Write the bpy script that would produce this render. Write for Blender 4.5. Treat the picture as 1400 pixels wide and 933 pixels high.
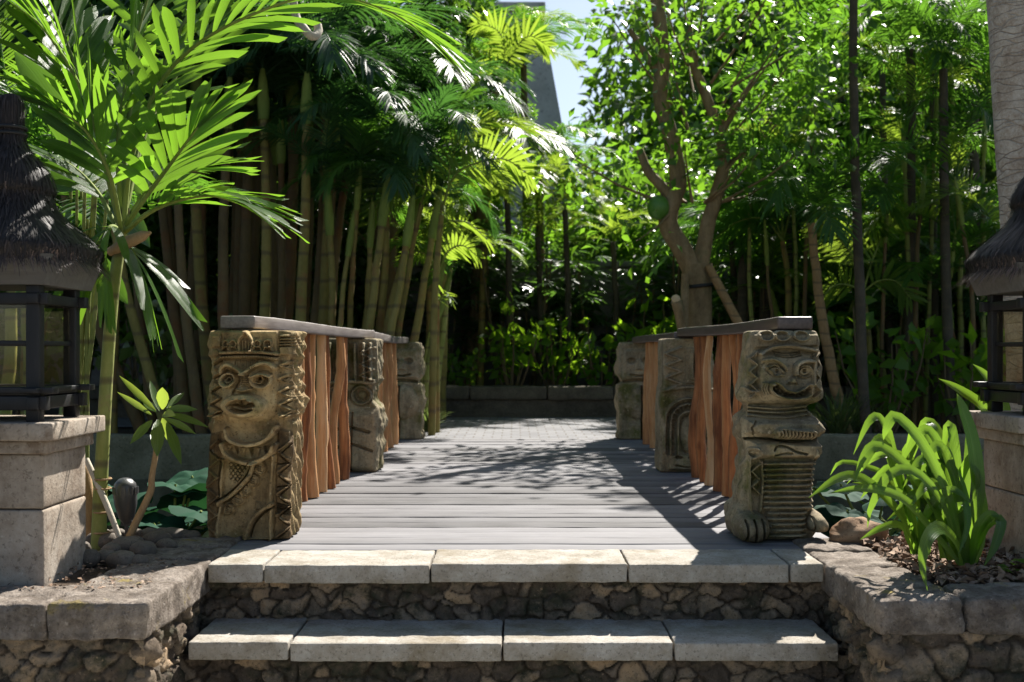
import bpy, math, random
import numpy as np
from mathutils import Vector, Euler, noise as mnoise

R = math.radians
rng = np.random.default_rng(7)
random.seed(7)
for o in list(bpy.data.objects):
    bpy.data.objects.remove(o)
SC = bpy.context.scene
COL = SC.collection

# ------------------------------------------------------------------ camera, sky, sun, exposure
F, VX, HY, CZ = 1500.0, 704.0, 482.0, 0.895      # focal length in photo pixels, vanishing point, eye height above deck
cam_d = bpy.data.cameras.new('camera')
cam = bpy.data.objects.new('camera', cam_d)
COL.objects.link(cam)
cam.location = (0, 0, CZ)
cam.rotation_euler = (R(90), 0, 0)
cam_d.sensor_width = 36.0
cam_d.lens = 36.0 * F / 1400.0
cam_d.shift_x = -(VX - 700.0) / 1400.0
cam_d.shift_y = (HY - 466.5) / 1400.0
cam_d.clip_start = 0.05
cam_d.clip_end = 2000
cam_d.dof.use_dof = True
cam_d.dof.focus_distance = 5.2
cam_d.dof.aperture_fstop = 3.2
SC.camera = cam

SUN_DIR = Vector((0.41, 0.88, 1.0)).normalized()   # towards the sun
sun_el = math.asin(SUN_DIR.z)
sun_az = math.atan2(SUN_DIR.x, SUN_DIR.y)          # clockwise from +Y
W = bpy.data.worlds.new("World")
SC.world = W
W.use_nodes = True
wn = W.node_tree.nodes
wn.clear()
wo = wn.new('ShaderNodeOutputWorld')
wb = wn.new('ShaderNodeBackground')
ws = wn.new('ShaderNodeTexSky')
ws.sky_type = 'NISHITA'
ws.sun_disc = False
ws.sun_elevation = sun_el
ws.sun_rotation = sun_az
ws.air_density = 1.0
ws.dust_density = 1.2
ws.ozone_density = 1.0
wb.inputs['Strength'].default_value = 0.055
W.node_tree.links.new(ws.outputs[0], wb.inputs[0])
W.node_tree.links.new(wb.outputs[0], wo.inputs[0])

sd = bpy.data.lights.new('sun', 'SUN')
sd.energy = 5.0
sd.angle = R(0.55)
sd.color = (1.0, 0.95, 0.87)
sun = bpy.data.objects.new('sun', sd)
COL.objects.link(sun)
sun.rotation_euler = SUN_DIR.to_track_quat('Z', 'Y').to_euler()
sun.location = (8, 18, 20)

SC.view_settings.view_transform = 'Standard'
SC.view_settings.look = 'None'
SC.view_settings.exposure = 1.34
SC.view_settings.gamma = 1.0
SC.view_settings.use_curve_mapping = False
cy = SC.cycles
cy.max_bounces = 7
cy.diffuse_bounces = 4
cy.glossy_bounces = 3
cy.transmission_bounces = 5
cy.transparent_max_bounces = 6
cy.sample_clamp_indirect = 6.0
cy.caustics_reflective = False
cy.caustics_refractive = False
cy.use_denoising = True
try:
    cy.denoiser = 'OPENIMAGEDENOISE'
except Exception:
    pass

# ------------------------------------------------------------------ helpers
def at(px, py, Y):
    return np.array(((px - VX) / F * Y, Y, CZ - (py - HY) / F * Y))

class MB:
    """collects vertices and faces of one mesh"""
    def __init__(self):
        self.v, self.f, self.a, self.c, self.n = [], [], [], [], 0
    def add(self, verts, faces, attr=0.5, c=0.0):
        verts = np.asarray(verts, float).reshape(-1, 3)
        faces = np.asarray(faces, int)
        self.v.append(verts)
        self.f.append(faces + self.n)
        a = np.empty(len(verts)); a[:] = attr
        self.a.append(a)
        cc = np.empty(len(verts)); cc[:] = c
        self.c.append(cc)
        self.n += len(verts)
        return self
    def mesh(self, name, smooth=True, off=(0, 0, 0)):
        V = np.concatenate(self.v) - np.asarray(off, float)
        me = bpy.data.meshes.new(name)
        loops = np.concatenate([f.ravel() for f in self.f])
        tot = np.concatenate([np.full(len(f), f.shape[1]) for f in self.f])
        start = np.concatenate(([0], np.cumsum(tot)[:-1]))
        me.vertices.add(len(V))
        me.vertices.foreach_set('co', V.ravel())
        me.loops.add(len(loops))
        me.loops.foreach_set('vertex_index', loops)
        me.polygons.add(len(tot))
        me.polygons.foreach_set('loop_start', start)
        me.polygons.foreach_set('loop_total', tot)
        me.polygons.foreach_set('use_smooth', np.full(len(tot), smooth))
        at_ = me.attributes.new('v', 'FLOAT', 'POINT')
        at_.data.foreach_set('value', np.concatenate(self.a))
        at_ = me.attributes.new('c', 'FLOAT', 'POINT')
        at_.data.foreach_set('value', np.concatenate(self.c))
        me.update(calc_edges=True)
        me.validate()
        return me

def link(name, me, mat):
    o = bpy.data.objects.new(name, me)
    COL.objects.link(o)
    if mat is not None and not me.materials:
        me.materials.append(mat)
    return o

def origin(o):
    p = Vector((0, 0, 0))
    while o is not None:
        p += o.location
        o = o.parent
    return p

def tag(o, label=None, cat=None, group=None, kind=None):
    if label: o['label'] = label
    if cat: o['category'] = cat
    if group: o['group'] = group
    if kind: o['kind'] = kind
    return o

def thing(name, label, cat, loc=(0, 0, 0), group=None):
    o = bpy.data.objects.new(name, None)
    COL.objects.link(o)
    o.empty_display_size = 0.1
    o.location = loc
    return tag(o, label, cat, group, 'thing')

def part(name, mb, mat, parent, smooth=True, local=False):
    """one mesh part; mb holds world coordinates unless local"""
    off = (0, 0, 0) if local else origin(parent)
    o = link(name, mb.mesh(name, smooth, off), mat)
    o.parent = parent
    return o

def single(name, mb, mat, label, cat, loc=(0, 0, 0), group=None, smooth=True):
    o = link(name, mb.mesh(name, smooth, loc), mat)
    o.location = loc
    return tag(o, label, cat, group, 'thing')

def struct(name, mb, mat, smooth=False):
    o = link(name, mb.mesh(name, smooth), mat)
    o['kind'] = 'structure'
    return o

def use_mesh(name, me, mat, parent, loc=(0, 0, 0), rot=(0, 0, 0), sc=1.0):
    o = link(name, me, mat)
    o.parent = parent
    o.location = loc
    o.rotation_euler = rot
    o.scale = (sc, sc, sc) if np.isscalar(sc) else sc
    return o

def copy_tree(o, parent=None):
    c = o.copy()
    COL.objects.link(c)
    c.parent = parent
    for ch in list(o.children):
        copy_tree(ch, c)
    return c

def unit(v):
    v = np.asarray(v, float)
    return v / (np.linalg.norm(v) + 1e-12)

def sstep(a, b, x):
    t = np.clip((x - a) / (b - a), 0, 1)
    return t * t * (3 - 2 * t)

def nz(V, scale, seed=0.0):
    return np.array([mnoise.noise(Vector((p[0] * scale + seed, p[1] * scale - seed, p[2] * scale + 2 * seed))) for p in V])

def catmull(P, n):
    P = np.asarray(P, float)
    P = np.vstack((2 * P[0] - P[1], P, 2 * P[-1] - P[-2]))
    out = []
    m = len(P) - 3
    for t in np.linspace(0, m, n):
        i = min(int(t), m - 1); u = t - i
        a, b, c, d = P[i:i + 4]
        out.append(0.5 * ((2 * b) + (-a + c) * u + (2 * a - 5 * b + 4 * c - d) * u * u + (-a + 3 * b - 3 * c + d) * u ** 3))
    return np.array(out)

def tube(mb, pts, radii, ns=8, caps=True, attr=0.5, rough=0.0, seed=0.0):
    pts = np.asarray(pts, float)
    n = len(pts)
    radii = np.broadcast_to(np.asarray(radii, float), (n,))
    T = np.gradient(pts, axis=0)
    T /= np.linalg.norm(T, axis=1)[:, None] + 1e-12
    ref = np.array((0, 0, 1.0)) if abs(T[0][2]) < 0.9 else np.array((1.0, 0, 0))
    u = unit(np.cross(T[0], ref))
    V = []
    ang = np.linspace(0, 2 * np.pi, ns, endpoint=False)
    for i in range(n):
        u = unit(u - T[i] * np.dot(u, T[i]))
        w = np.cross(T[i], u)
        rr = radii[i] * np.ones(ns)
        if rough:
            rr = rr * (1 + rough * np.array([mnoise.noise(Vector((math.cos(a) * 1.3 + seed, math.sin(a) * 1.3, i * 0.35 + seed))) for a in ang]))
        V.append(pts[i] + rr[:, None] * (np.cos(ang)[:, None] * u + np.sin(ang)[:, None] * w))
    V = np.concatenate(V)
    i, j = np.meshgrid(np.arange(n - 1), np.arange(ns), indexing='ij')
    i, j = i.ravel(), j.ravel(); k = (j + 1) % ns
    faces = np.stack((i * ns + j, i * ns + k, (i + 1) * ns + k, (i + 1) * ns + j), 1)
    base = mb.n
    mb.add(V, faces, attr)
    if caps:
        for idx, rev in ((0, True), (n - 1, False)):
            c = pts[idx]
            ring = V[idx * ns:(idx + 1) * ns]
            a = np.arange(ns); b = (a + 1) % ns
            fc = np.stack((np.full(ns, ns), b, a) if rev else (np.full(ns, ns), a, b), 1)
            mb.add(np.vstack((ring, c)), fc, attr)
    return mb

def box(mb, lo, hi, attr=0.5):
    x0, y0, z0 = lo; x1, y1, z1 = hi
    v = [(x0, y0, z0), (x1, y0, z0), (x1, y1, z0), (x0, y1, z0), (x0, y0, z1), (x1, y0, z1), (x1, y1, z1), (x0, y1, z1)]
    f = [(3, 2, 1, 0), (4, 5, 6, 7), (0, 1, 5, 4), (1, 2, 6, 5), (2, 3, 7, 6), (3, 0, 4, 7)]
    # separate corners per face so that flat faces stay crisp
    V, Fc = [], []
    for q in f:
        Fc.append([len(V) + k for k in range(4)])
        V += [v[k] for k in q]
    return mb.add(V, Fc, attr)

def rbox(mb, lo, hi, r=0.01, res=0.05, rough=0.0, nscale=8.0, seed=0.0, attr=0.5, warp=None):
    """box with rounded, slightly uneven edges"""
    lo, hi = np.asarray(lo, float), np.asarray(hi, float)
    d = hi - lo
    r = min(r, d.min() * 0.49)
    def axis(L):
        n = max(1, int(round((L - 2 * r) / res)))
        t = np.linspace(r, L - r, n + 1)
        return np.concatenate(([0, r * 0.3], t, [L - r * 0.3, L]))
    ax = [axis(d[k]) for k in range(3)]
    for k in range(3):
        for side in (0, 1):
            a, b = [(1, 2), (2, 0), (0, 1)][k]
            A, B = np.meshgrid(ax[a], ax[b], indexing='ij')
            V = np.zeros(A.shape + (3,))
            V[..., a], V[..., b] = A, B
            V[..., k] = d[k] * side
            V = V.reshape(-1, 3)
            inner = np.clip(V, r, d - r)
            q = V - inner
            ln = np.linalg.norm(q, axis=1)
            V = inner + q / (ln[:, None] + 1e-9) * r
            N = q / (ln[:, None] + 1e-9)
            V = V + lo
            if rough:
                h = nz(V, nscale, seed) * 0.65 + nz(V, nscale * 2.7, seed + 3) * 0.35
                V = V + N * (h * rough)[:, None]
            if warp is not None:
                V = warp(V)
            na, nb = A.shape
            i, j = np.meshgrid(np.arange(na - 1), np.arange(nb - 1), indexing='ij')
            i, j = i.ravel(), j.ravel()
            f = np.stack((i * nb + j, (i + 1) * nb + j, (i + 1) * nb + j + 1, i * nb + j + 1), 1)
            if side == 0:
                f = f[:, ::-1]
            mb.add(V, f, attr)
    return mb

def stone_blob(mb, c, s, seed=0.0, rough=0.18, nu=14, nv=9, attr=0.5):
    th = np.linspace(0, 2 * np.pi, nu, endpoint=False)
    ph = np.linspace(-np.pi / 2, np.pi / 2, nv)
    P, T = np.meshgrid(ph, th, indexing='ij')
    D = np.stack((np.cos(P) * np.cos(T), np.cos(P) * np.sin(T), np.sin(P)), -1).reshape(-1, 3)
    h = 1 + rough * nz(D, 1.6, seed)
    V = D * h[:, None] * np.asarray(s) + np.asarray(c)
    i, j = np.meshgrid(np.arange(nv - 1), np.arange(nu), indexing='ij')
    i, j = i.ravel(), j.ravel(); k = (j + 1) % nu
    mb.add(V, np.stack((i * nu + j, i * nu + k, (i + 1) * nu + k, (i + 1) * nu + j), 1), attr)

# ------------------------------------------------------------------ materials
class NT:
    def __init__(self, name):
        self.m = bpy.data.materials.new(name)
        self.m.use_nodes = True
        self.t = self.m.node_tree
        self.t.nodes.clear()
        self.out = self.t.nodes.new('ShaderNodeOutputMaterial')
    def n(self, typ, **kw):
        nd = self.t.nodes.new(typ)
        for k, v in kw.items():
            if k in nd.inputs.keys() and not hasattr(nd, k):
                nd.inputs[k].default_value = v
            else:
                setattr(nd, k, v)
        return nd
    def l(self, a, b):
        self.t.links.new(a, b)
    def coords(self, kind='Object', scale=(1, 1, 1)):
        tc = self.n('ShaderNodeTexCoord')
        mp = self.n('ShaderNodeMapping')
        mp.inputs['Scale'].default_value = scale
        oi = self.n('ShaderNodeObjectInfo')
        ml = self.n('ShaderNodeMath', operation='MULTIPLY')
        ml.inputs[1].default_value = 37.0
        self.l(oi.outputs['Random'], ml.inputs[0])
        self.l(tc.outputs[kind], mp.inputs['Vector'])
        cb = self.n('ShaderNodeCombineXYZ')
        for k in range(3): self.l(ml.outputs[0], cb.inputs[k])
        self.l(cb.outputs[0], mp.inputs['Location'])
        return mp.outputs[0]
    def noise(self, vec, scale, detail=4, rough=0.6):
        nd = self.n('ShaderNodeTexNoise')
        nd.inputs['Scale'].default_value = scale
        nd.inputs['Detail'].default_value = detail
        nd.inputs['Roughness'].default_value = rough
        self.l(vec, nd.inputs['Vector'])
        return nd.outputs['Fac']
    def ramp(self, fac, stops):
        r = self.n('ShaderNodeValToRGB')
        el = r.color_ramp.elements
        while len(el) < len(stops): el.new(0.5)
        for e, (p, c) in zip(el, stops):
            e.position = p
            e.color = (*c, 1) if len(c) == 3 else c
        self.l(fac, r.inputs[0])
        return r.outputs[0]
    def mix(self, fac, a, b, blend='MIX'):
        m = self.n('ShaderNodeMix', data_type='RGBA', blend_type=blend)
        for s, v in ((0, fac), (6, a), (7, b)):
            if isinstance(v, bpy.types.NodeSocket): self.l(v, m.inputs[s])
            elif s == 0: m.inputs[0].default_value = v
            else: m.inputs[s].default_value = (*v, 1)
        return m.outputs[2]
    def math(self, op, a, b=0.0):
        m = self.n('ShaderNodeMath', operation=op)
        for s, v in ((0, a), (1, b)):
            if isinstance(v, bpy.types.NodeSocket): self.l(v, m.inputs[s])
            else: m.inputs[s].default_value = v
        return m.outputs[0]
    def attr(self, name='v'):
        a = self.n('ShaderNodeAttribute')
        a.attribute_name = name
        return a.outputs['Fac']
    def bump(self, h, strength, dist=0.01):
        b = self.n('ShaderNodeBump')
        b.inputs['Strength'].default_value = strength
        b.inputs['Distance'].default_value = dist
        self.l(h, b.inputs['Height'])
        return b.outputs[0]
    def principled(self, color, rough=0.8, normal=None, spec=0.3):
        p = self.n('ShaderNodeBsdfPrincipled')
        if isinstance(color, bpy.types.NodeSocket): self.l(color, p.inputs['Base Color'])
        else: p.inputs['Base Color'].default_value = (*color, 1)
        if isinstance(rough, bpy.types.NodeSocket): self.l(rough, p.inputs['Roughness'])
        else: p.inputs['Roughness'].default_value = rough
        p.inputs['Specular IOR Level'].default_value = spec
        if normal is not None: self.l(normal, p.inputs['Normal'])
        return p
    def done(self, shader):
        self.l(shader.outputs[0], self.out.inputs['Surface'])
        return self.m

def stone_mat(name, stops, sc=6.0, fine=60.0, bump=0.5, rough=0.9, overlay=None, use_v=0.0, dist=0.006, spec=0.2, streak=0.0):
    t = NT(name)
    v = t.coords()
    f = t.math('ADD', t.math('MULTIPLY', t.noise(v, sc, 6, 0.65), 0.75), t.math('MULTIPLY', t.noise(v, fine, 3, 0.7), 0.25))
    if use_v:
        f = t.math('ADD', t.math('MULTIPLY', f, 1 - use_v), t.math('MULTIPLY', t.attr(), use_v))
    c = t.ramp(f, stops)
    if overlay:
        osc, ocol, lo, hi = overlay
        m = t.ramp(t.noise(v, osc, 5, 0.7), [(lo, (0, 0, 0)), (hi, (1, 1, 1))])
        c = t.mix(m, c, ocol)
    if streak:
        sv = t.coords(scale=(1, 1, 0.14))
        sm = t.ramp(t.noise(sv, 11.0, 5, 0.7), [(0.48, (0, 0, 0)), (0.66, (1, 1, 1))])
        c = t.mix(t.math('MULTIPLY', sm, streak), c, tuple(x * 0.7 for x in stops[0][1]))
    pit = t.ramp(t.noise(v, fine * 1.1, 4, 0.75), [(0.36, (1, 1, 1)), (0.44, (0, 0, 0))])
    c = t.mix(t.math('MULTIPLY', pit, 0.55), c, tuple(x * 0.5 for x in stops[0][1]))
    lich = t.ramp(t.noise(v, fine * 0.55, 5, 0.7), [(0.62, (0, 0, 0)), (0.70, (1, 1, 1))])
    c = t.mix(t.math('MULTIPLY', lich, 0.5), c, tuple(min(0.7, x * 1.15 + 0.03) for x in stops[-1][1]))
    h = t.math('ADD', t.noise(v, fine * 0.5, 6, 0.75), t.math('MULTIPLY', t.noise(v, fine * 2.2, 3, 0.7), 0.5))
    return t.done(t.principled(c, rough, t.bump(h, bump, dist), spec))

def wood_mat(name, stops, grain=(3, 60, 60), rough=0.75, bump=0.35, randomise=0.25, spec=0.25, dist=0.003):
    t = NT(name)
    v = t.coords(scale=grain)
    n1 = t.noise(v, 1.0, 5, 0.65)
    v2 = t.coords()
    n2 = t.noise(v2, 3.0, 3, 0.6)
    oi = t.n('ShaderNodeObjectInfo')
    f = t.math('ADD', t.math('MULTIPLY', n1, 0.65), t.math('MULTIPLY', n2, 0.35))
    f = t.math('ADD', f, t.math('MULTIPLY', t.math('SUBTRACT', oi.outputs['Random'], 0.5), randomise))
    c = t.ramp(f, stops)
    return t.done(t.principled(c, rough, t.bump(n1, bump, dist), spec))

def leaf_mat(name, dark, light, trans, tf=0.45, rough=0.36, spec=0.5, yellow=None, ribs=0.0, rib_n=26.0):
    """two-sided leaf: reflecting blade plus light shining through it"""
    t = NT(name)
    a = t.attr()
    oi = t.n('ShaderNodeObjectInfo')
    f = t.math('ADD', t.math('MULTIPLY', a, 0.7), t.math('MULTIPLY', oi.outputs['Random'], 0.3))
    c = t.mix(f, dark, light)
    tc = t.mix(f, tuple(x * 0.75 for x in trans), trans)
    if yellow:
        m = t.ramp(f, [(0.84, (0, 0, 0)), (0.95, (1, 1, 1))])
        c = t.mix(m, c, yellow)
    nrm = None
    if ribs:
        cc = t.attr('c')
        wv = t.math('SINE', t.math('MULTIPLY', cc, rib_n))
        nrm = t.bump(wv, ribs, 0.002)
        mid = t.ramp(t.math('ABSOLUTE', cc), [(0.0, (1, 1, 1)), (0.09, (0, 0, 0))])
        n_ = t.noise(t.coords(), 9, 4)
        c = t.mix(t.math('MULTIPLY', n_, 0.45), c, tuple(x * 0.45 for x in dark))
        c = t.mix(t.math('MULTIPLY', mid, 0.6), c, (0.2, 0.26, 0.08))
        tc = t.mix(t.math('MULTIPLY', t.math('MAXIMUM', wv, 0.0), 0.25), tc, tuple(x * 0.6 for x in trans))
    p = t.principled(c, rough, nrm, spec)
    tr = t.n('ShaderNodeBsdfTranslucent')
    t.l(tc, tr.inputs['Color'])
    mx = t.n('ShaderNodeMixShader')
    mx.inputs[0].default_value = tf
    t.l(p.outputs[0], mx.inputs[1])
    t.l(tr.outputs[0], mx.inputs[2])
    return t.done(mx)

M = {}
M['deck'] = wood_mat('weathered deck wood', [(0.2, (0.055, 0.052, 0.053)), (0.42, (0.118, 0.114, 0.118)), (0.6, (0.165, 0.16, 0.167)), (0.85, (0.235, 0.23, 0.24))], (2.0, 70, 30), 0.75, 0.7, 0.42)
M['rail'] = wood_mat('dark handrail wood', [(0.25, (0.045, 0.032, 0.027)), (0.55, (0.10, 0.074, 0.064)), (0.8, (0.18, 0.14, 0.125))], (60, 3, 60), 0.42, 0.25, 0.15, 0.5)
M['rail_sunlit'] = wood_mat('handrail wood with sun painted in', [(0.25, (0.10, 0.082, 0.076)), (0.55, (0.22, 0.19, 0.18)), (0.8, (0.34, 0.30, 0.29))], (60, 3, 60), 0.42, 0.25, 0.15, 0.5)  # left rails only: paler, sunlight on their inner face painted into the colour
M['log'] = wood_mat('debarked red log', [(0.25, (0.14, 0.05, 0.018)), (0.42, (0.36, 0.15, 0.055)), (0.58, (0.54, 0.265, 0.105)), (0.72, (0.64, 0.39, 0.2))], (38, 38, 3.0), 0.65, 0.7, 0.35, 0.3)
M['tiki'] = stone_mat('carved mossy stone', [(0.28, (0.06, 0.038, 0.02)), (0.40, (0.19, 0.124, 0.058)), (0.52, (0.42, 0.30, 0.148)), (0.64, (0.56, 0.43, 0.23)), (0.80, (0.64, 0.54, 0.35))], 6.0, 55.0, 0.9, 0.9, (5.0, (0.15, 0.13, 0.045), 0.54, 0.72), 0.42, streak=0.42)
M['tiki_grey'] = stone_mat('carved grey stone', [(0.26, (0.06, 0.048, 0.035)), (0.38, (0.17, 0.135, 0.085)), (0.52, (0.33, 0.27, 0.17)), (0.64, (0.48, 0.40, 0.26)), (0.8, (0.58, 0.51, 0.37))], 6.0, 55.0, 0.9, 0.9, (3.5, (0.11, 0.11, 0.03), 0.50, 0.68), 0.35, streak=0.45)
M['slab'] = stone_mat('pale step stone', [(0.28, (0.16, 0.135, 0.10)), (0.44, (0.31, 0.28, 0.235)), (0.60, (0.41, 0.385, 0.345)), (0.8, (0.5, 0.475, 0.44))], 7.0, 75.0, 1.0, 0.95, (3.2, (0.20, 0.16, 0.10), 0.52, 0.74))
M['rubble'] = stone_mat('rubble stone', [(0.22, (0.035, 0.028, 0.022)), (0.40, (0.13, 0.10, 0.075)), (0.56, (0.27, 0.21, 0.15)), (0.74, (0.44, 0.31, 0.19))], 16.0, 80.0, 1.0, 0.95, (7.0, (0.055, 0.055, 0.035), 0.48, 0.66), 0.45, dist=0.012)
M['coping'] = stone_mat('worn coping stone', [(0.25, (0.08, 0.065, 0.055)), (0.43, (0.16, 0.13, 0.105)), (0.60, (0.31, 0.265, 0.225)), (0.78, (0.50, 0.455, 0.40))], 10.0, 60.0, 1.0, 0.95, (6.0, (0.32, 0.25, 0.08), 0.60, 0.72), dist=0.016, streak=0.3)
M['plinth'] = stone_mat('smooth pedestal stone', [(0.28, (0.17, 0.13, 0.095)), (0.5, (0.33, 0.275, 0.22)), (0.74, (0.46, 0.41, 0.35))], 4.0, 45.0, 0.6, 0.9, (6.0, (0.16, 0.11, 0.075), 0.52, 0.72), streak=0.35)
M['pebble'] = stone_mat('river stone', [(0.2, (0.06, 0.05, 0.042)), (0.5, (0.13, 0.11, 0.09)), (0.8, (0.22, 0.185, 0.15))], 10.0, 90.0, 0.3, 0.75)
M['rock'] = stone_mat('brown rock', [(0.2, (0.13, 0.08, 0.05)), (0.5, (0.28, 0.18, 0.11)), (0.8, (0.42, 0.30, 0.2))], 9.0, 60.0, 0.8, 0.9)
M['soil'] = stone_mat('soil', [(0.25, (0.035, 0.025, 0.018)), (0.5, (0.09, 0.066, 0.048)), (0.75, (0.17, 0.13, 0.10))], 5.0, 40.0, 1.0, 1.0, dist=0.02)
M['ground'] = stone_mat('earth', [(0.25, (0.03, 0.025, 0.016)), (0.5, (0.075, 0.06, 0.04)), (0.75, (0.12, 0.10, 0.07))], 1.5, 25.0, 1.0, 1.0, dist=0.02)
M['chip'] = stone_mat('dry leaf litter', [(0.2, (0.10, 0.06, 0.04)), (0.5, (0.27, 0.18, 0.125)), (0.8, (0.45, 0.34, 0.26))], 12.0, 60.0, 0.4, 0.9, use_v=0.6)
M['bankwall'] = stone_mat('pond edge stone', [(0.25, (0.07, 0.07, 0.04)), (0.5, (0.17, 0.16, 0.105)), (0.75, (0.29, 0.27, 0.19))], 3.0, 40.0, 0.6, 0.95)
M['kerb'] = stone_mat('dark kerb stone', [(0.25, (0.05, 0.045, 0.035)), (0.5, (0.12, 0.105, 0.08)), (0.75, (0.2, 0.175, 0.13))], 4.0, 40.0, 0.8, 0.95)
M['gardenwall'] = stone_mat('grey wall render', [(0.25, (0.10, 0.098, 0.09)), (0.5, (0.17, 0.165, 0.155)), (0.75, (0.24, 0.235, 0.22))], 1.2, 20.0, 0.4, 0.95)
M['blackwood'] = wood_mat('black stained wood', [(0.25, (0.006, 0.006, 0.007)), (0.6, (0.012, 0.012, 0.014)), (0.85, (0.03, 0.03, 0.033))], (30, 30, 4), 0.5, 0.3, 0.1, 0.35)
M['fascia'] = wood_mat('grey fascia board', [(0.25, (0.07, 0.065, 0.06)), (0.6, (0.13, 0.125, 0.12)), (0.85, (0.2, 0.19, 0.18))], (4, 40, 40), 0.6, 0.3, 0.1)
def thatch_mat():
    t = NT('black palm fibre thatch')
    c = t.ramp(t.attr(), [(0.0, (0.008, 0.007, 0.007)), (0.6, (0.03, 0.024, 0.022)), (0.9, (0.06, 0.045, 0.04)), (1.0, (0.14, 0.10, 0.085))])
    return t.done(t.principled(c, 0.62, None, 0.3))
M['thatch'] = thatch_mat()
def simple(name, col, rough=0.5, spec=0.4, metal=0.0):
    t = NT(name)
    v = t.coords()
    n = t.noise(v, 30, 4)
    c = t.mix(t.math('MULTIPLY', n, 0.5), tuple(x * 1.25 for x in col), tuple(x * 0.6 for x in col))
    p = t.principled(c, rough, None, spec)
    p.inputs['Metallic'].default_value = metal
    return t.done(p)
M['lampmetal'] = simple('dark grey lamp metal', (0.05, 0.052, 0.055), 0.38, 0.5)
M['strap'] = simple('black rubber strap', (0.012, 0.012, 0.012), 0.6)
M['cut'] = simple('fresh cut wood', (0.5, 0.38, 0.22), 0.8)
M['fruit'] = simple('green fruit skin', (0.07, 0.17, 0.025), 0.45, 0.4)
def glass_mat():
    t = NT('lantern glass')
    tr = t.n('ShaderNodeBsdfTransparent'); tr.inputs[0].default_value = (0.93, 0.9, 0.82, 1)
    gl = t.n('ShaderNodeBsdfGlossy'); gl.inputs['Roughness'].default_value = 0.05
    mx = t.n('ShaderNodeMixShader'); mx.inputs[0].default_value = 0.035
    t.l(tr.outputs[0], mx.inputs[1]); t.l(gl.outputs[0], mx.inputs[2])
    return t.done(mx)
M['glass'] = glass_mat()
def water_mat():
    t = NT('dark pond water')
    v = t.coords()
    p = t.principled((0.012, 0.02, 0.012), 0.06, t.bump(t.noise(v, 5, 3), 0.08, 0.02), 0.5)
    return t.done(p)
M['water'] = water_mat()
def paver_mat():
    t = NT('grey brick paving')
    v = t.coords()
    b = t.n('ShaderNodeTexBrick')
    b.inputs['Scale'].default_value = 1.0
    b.inputs['Mortar Size'].default_value = 0.008
    b.inputs['Brick Width'].default_value = 0.2
    b.inputs['Row Height'].default_value = 0.2
    b.inputs['Color1'].default_value = (0.145, 0.148, 0.165, 1)
    b.inputs['Color2'].default_value = (0.21, 0.213, 0.23, 1)
    b.inputs['Mortar'].default_value = (0.08, 0.07, 0.06, 1)
    t.l(v, b.inputs['Vector'])
    c = t.mix(t.math('MULTIPLY', t.noise(v, 8, 5), 0.5), b.outputs['Color'], (0.2, 0.19, 0.175))
    return t.done(t.principled(c, 0.9, t.bump(b.outputs['Fac'], -0.4, 0.006), 0.2))
M['paver'] = paver_mat()
M['bounce_court'] = stone_mat('pale bounce court stone', [(0.25, (0.40, 0.36, 0.29)), (0.5, (0.48, 0.44, 0.36)), (0.75, (0.54, 0.5, 0.42))], 2.0, 30.0, 0.4, 0.95)  # made pale so the unseen strip throws warm fill light
def bark_mat(name, stops, ring=0.0, ringw=0.4, sc=8.0, overlay=None, bump=0.6):
    t = NT(name)
    v = t.coords(scale=(1, 1, 0.4))
    f = t.math('ADD', t.math('MULTIPLY', t.noise(v, sc, 6, 0.65), 0.7), t.math('MULTIPLY', t.noise(v, sc * 9, 3), 0.3))
    c = t.ramp(f, stops)
    tc = t.n('ShaderNodeTexCoord')
    h = t.noise(v, sc * 4, 5, 0.7)
    if overlay:
        osc, ocol, lo, hi = overlay
        m = t.ramp(t.noise(t.coords(), osc, 5, 0.7), [(lo, (0, 0, 0)), (hi, (1, 1, 1))])
        c = t.mix(m, c, ocol)
    if ring:
        w = t.n('ShaderNodeTexWave', wave_type='BANDS', bands_direction='Z')
        w.inputs['Scale'].default_value = ring
        w.inputs['Distortion'].default_value = 1.2
        w.inputs['Detail'].default_value = 2
        w.inputs['Detail Scale'].default_value = 2
        t.l(tc.outputs['Object'], w.inputs['Vector'])
        m = t.ramp(w.outputs['Fac'], [(0.0, (1, 1, 1)), (0.10, (0, 0, 0))])
        c = t.mix(t.math('MULTIPLY', m, ringw), c, (0.10, 0.075, 0.045))
        h = t.math('ADD', h, w.outputs['Fac'])
    return t.done(t.principled(c, 0.8, t.bump(h, bump, 0.008), 0.25))
M['palmgreen'] = bark_mat('green ringed palm stem', [(0.3, (0.14, 0.17, 0.04)), (0.55, (0.24, 0.26, 0.075)), (0.8, (0.36, 0.35, 0.14))], 1.6, 0.75, 6.0, (5.0, (0.28, 0.2, 0.1), 0.58, 0.7))
M['culm'] = bark_mat('areca cane', [(0.3, (0.13, 0.115, 0.03)), (0.55, (0.24, 0.20, 0.06)), (0.8, (0.36, 0.28, 0.10))], 1.1, 0.7, 3.0, (2.2, (0.24, 0.13, 0.05), 0.52, 0.66), 0.3)
M['culmdark'] = bark_mat('brown areca cane', [(0.3, (0.075, 0.055, 0.025)), (0.55, (0.15, 0.11, 0.05)), (0.8, (0.2, 0.14, 0.065))], 0.9, 0.35, 3.0, (2.0, (0.16, 0.075, 0.03), 0.5, 0.66), 0.3)
M['shaft'] = bark_mat('green crownshaft', [(0.3, (0.11, 0.15, 0.03)), (0.55, (0.2, 0.25, 0.055)), (0.8, (0.3, 0.33, 0.09))], 0.0, 0.0, 3.0)
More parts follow.
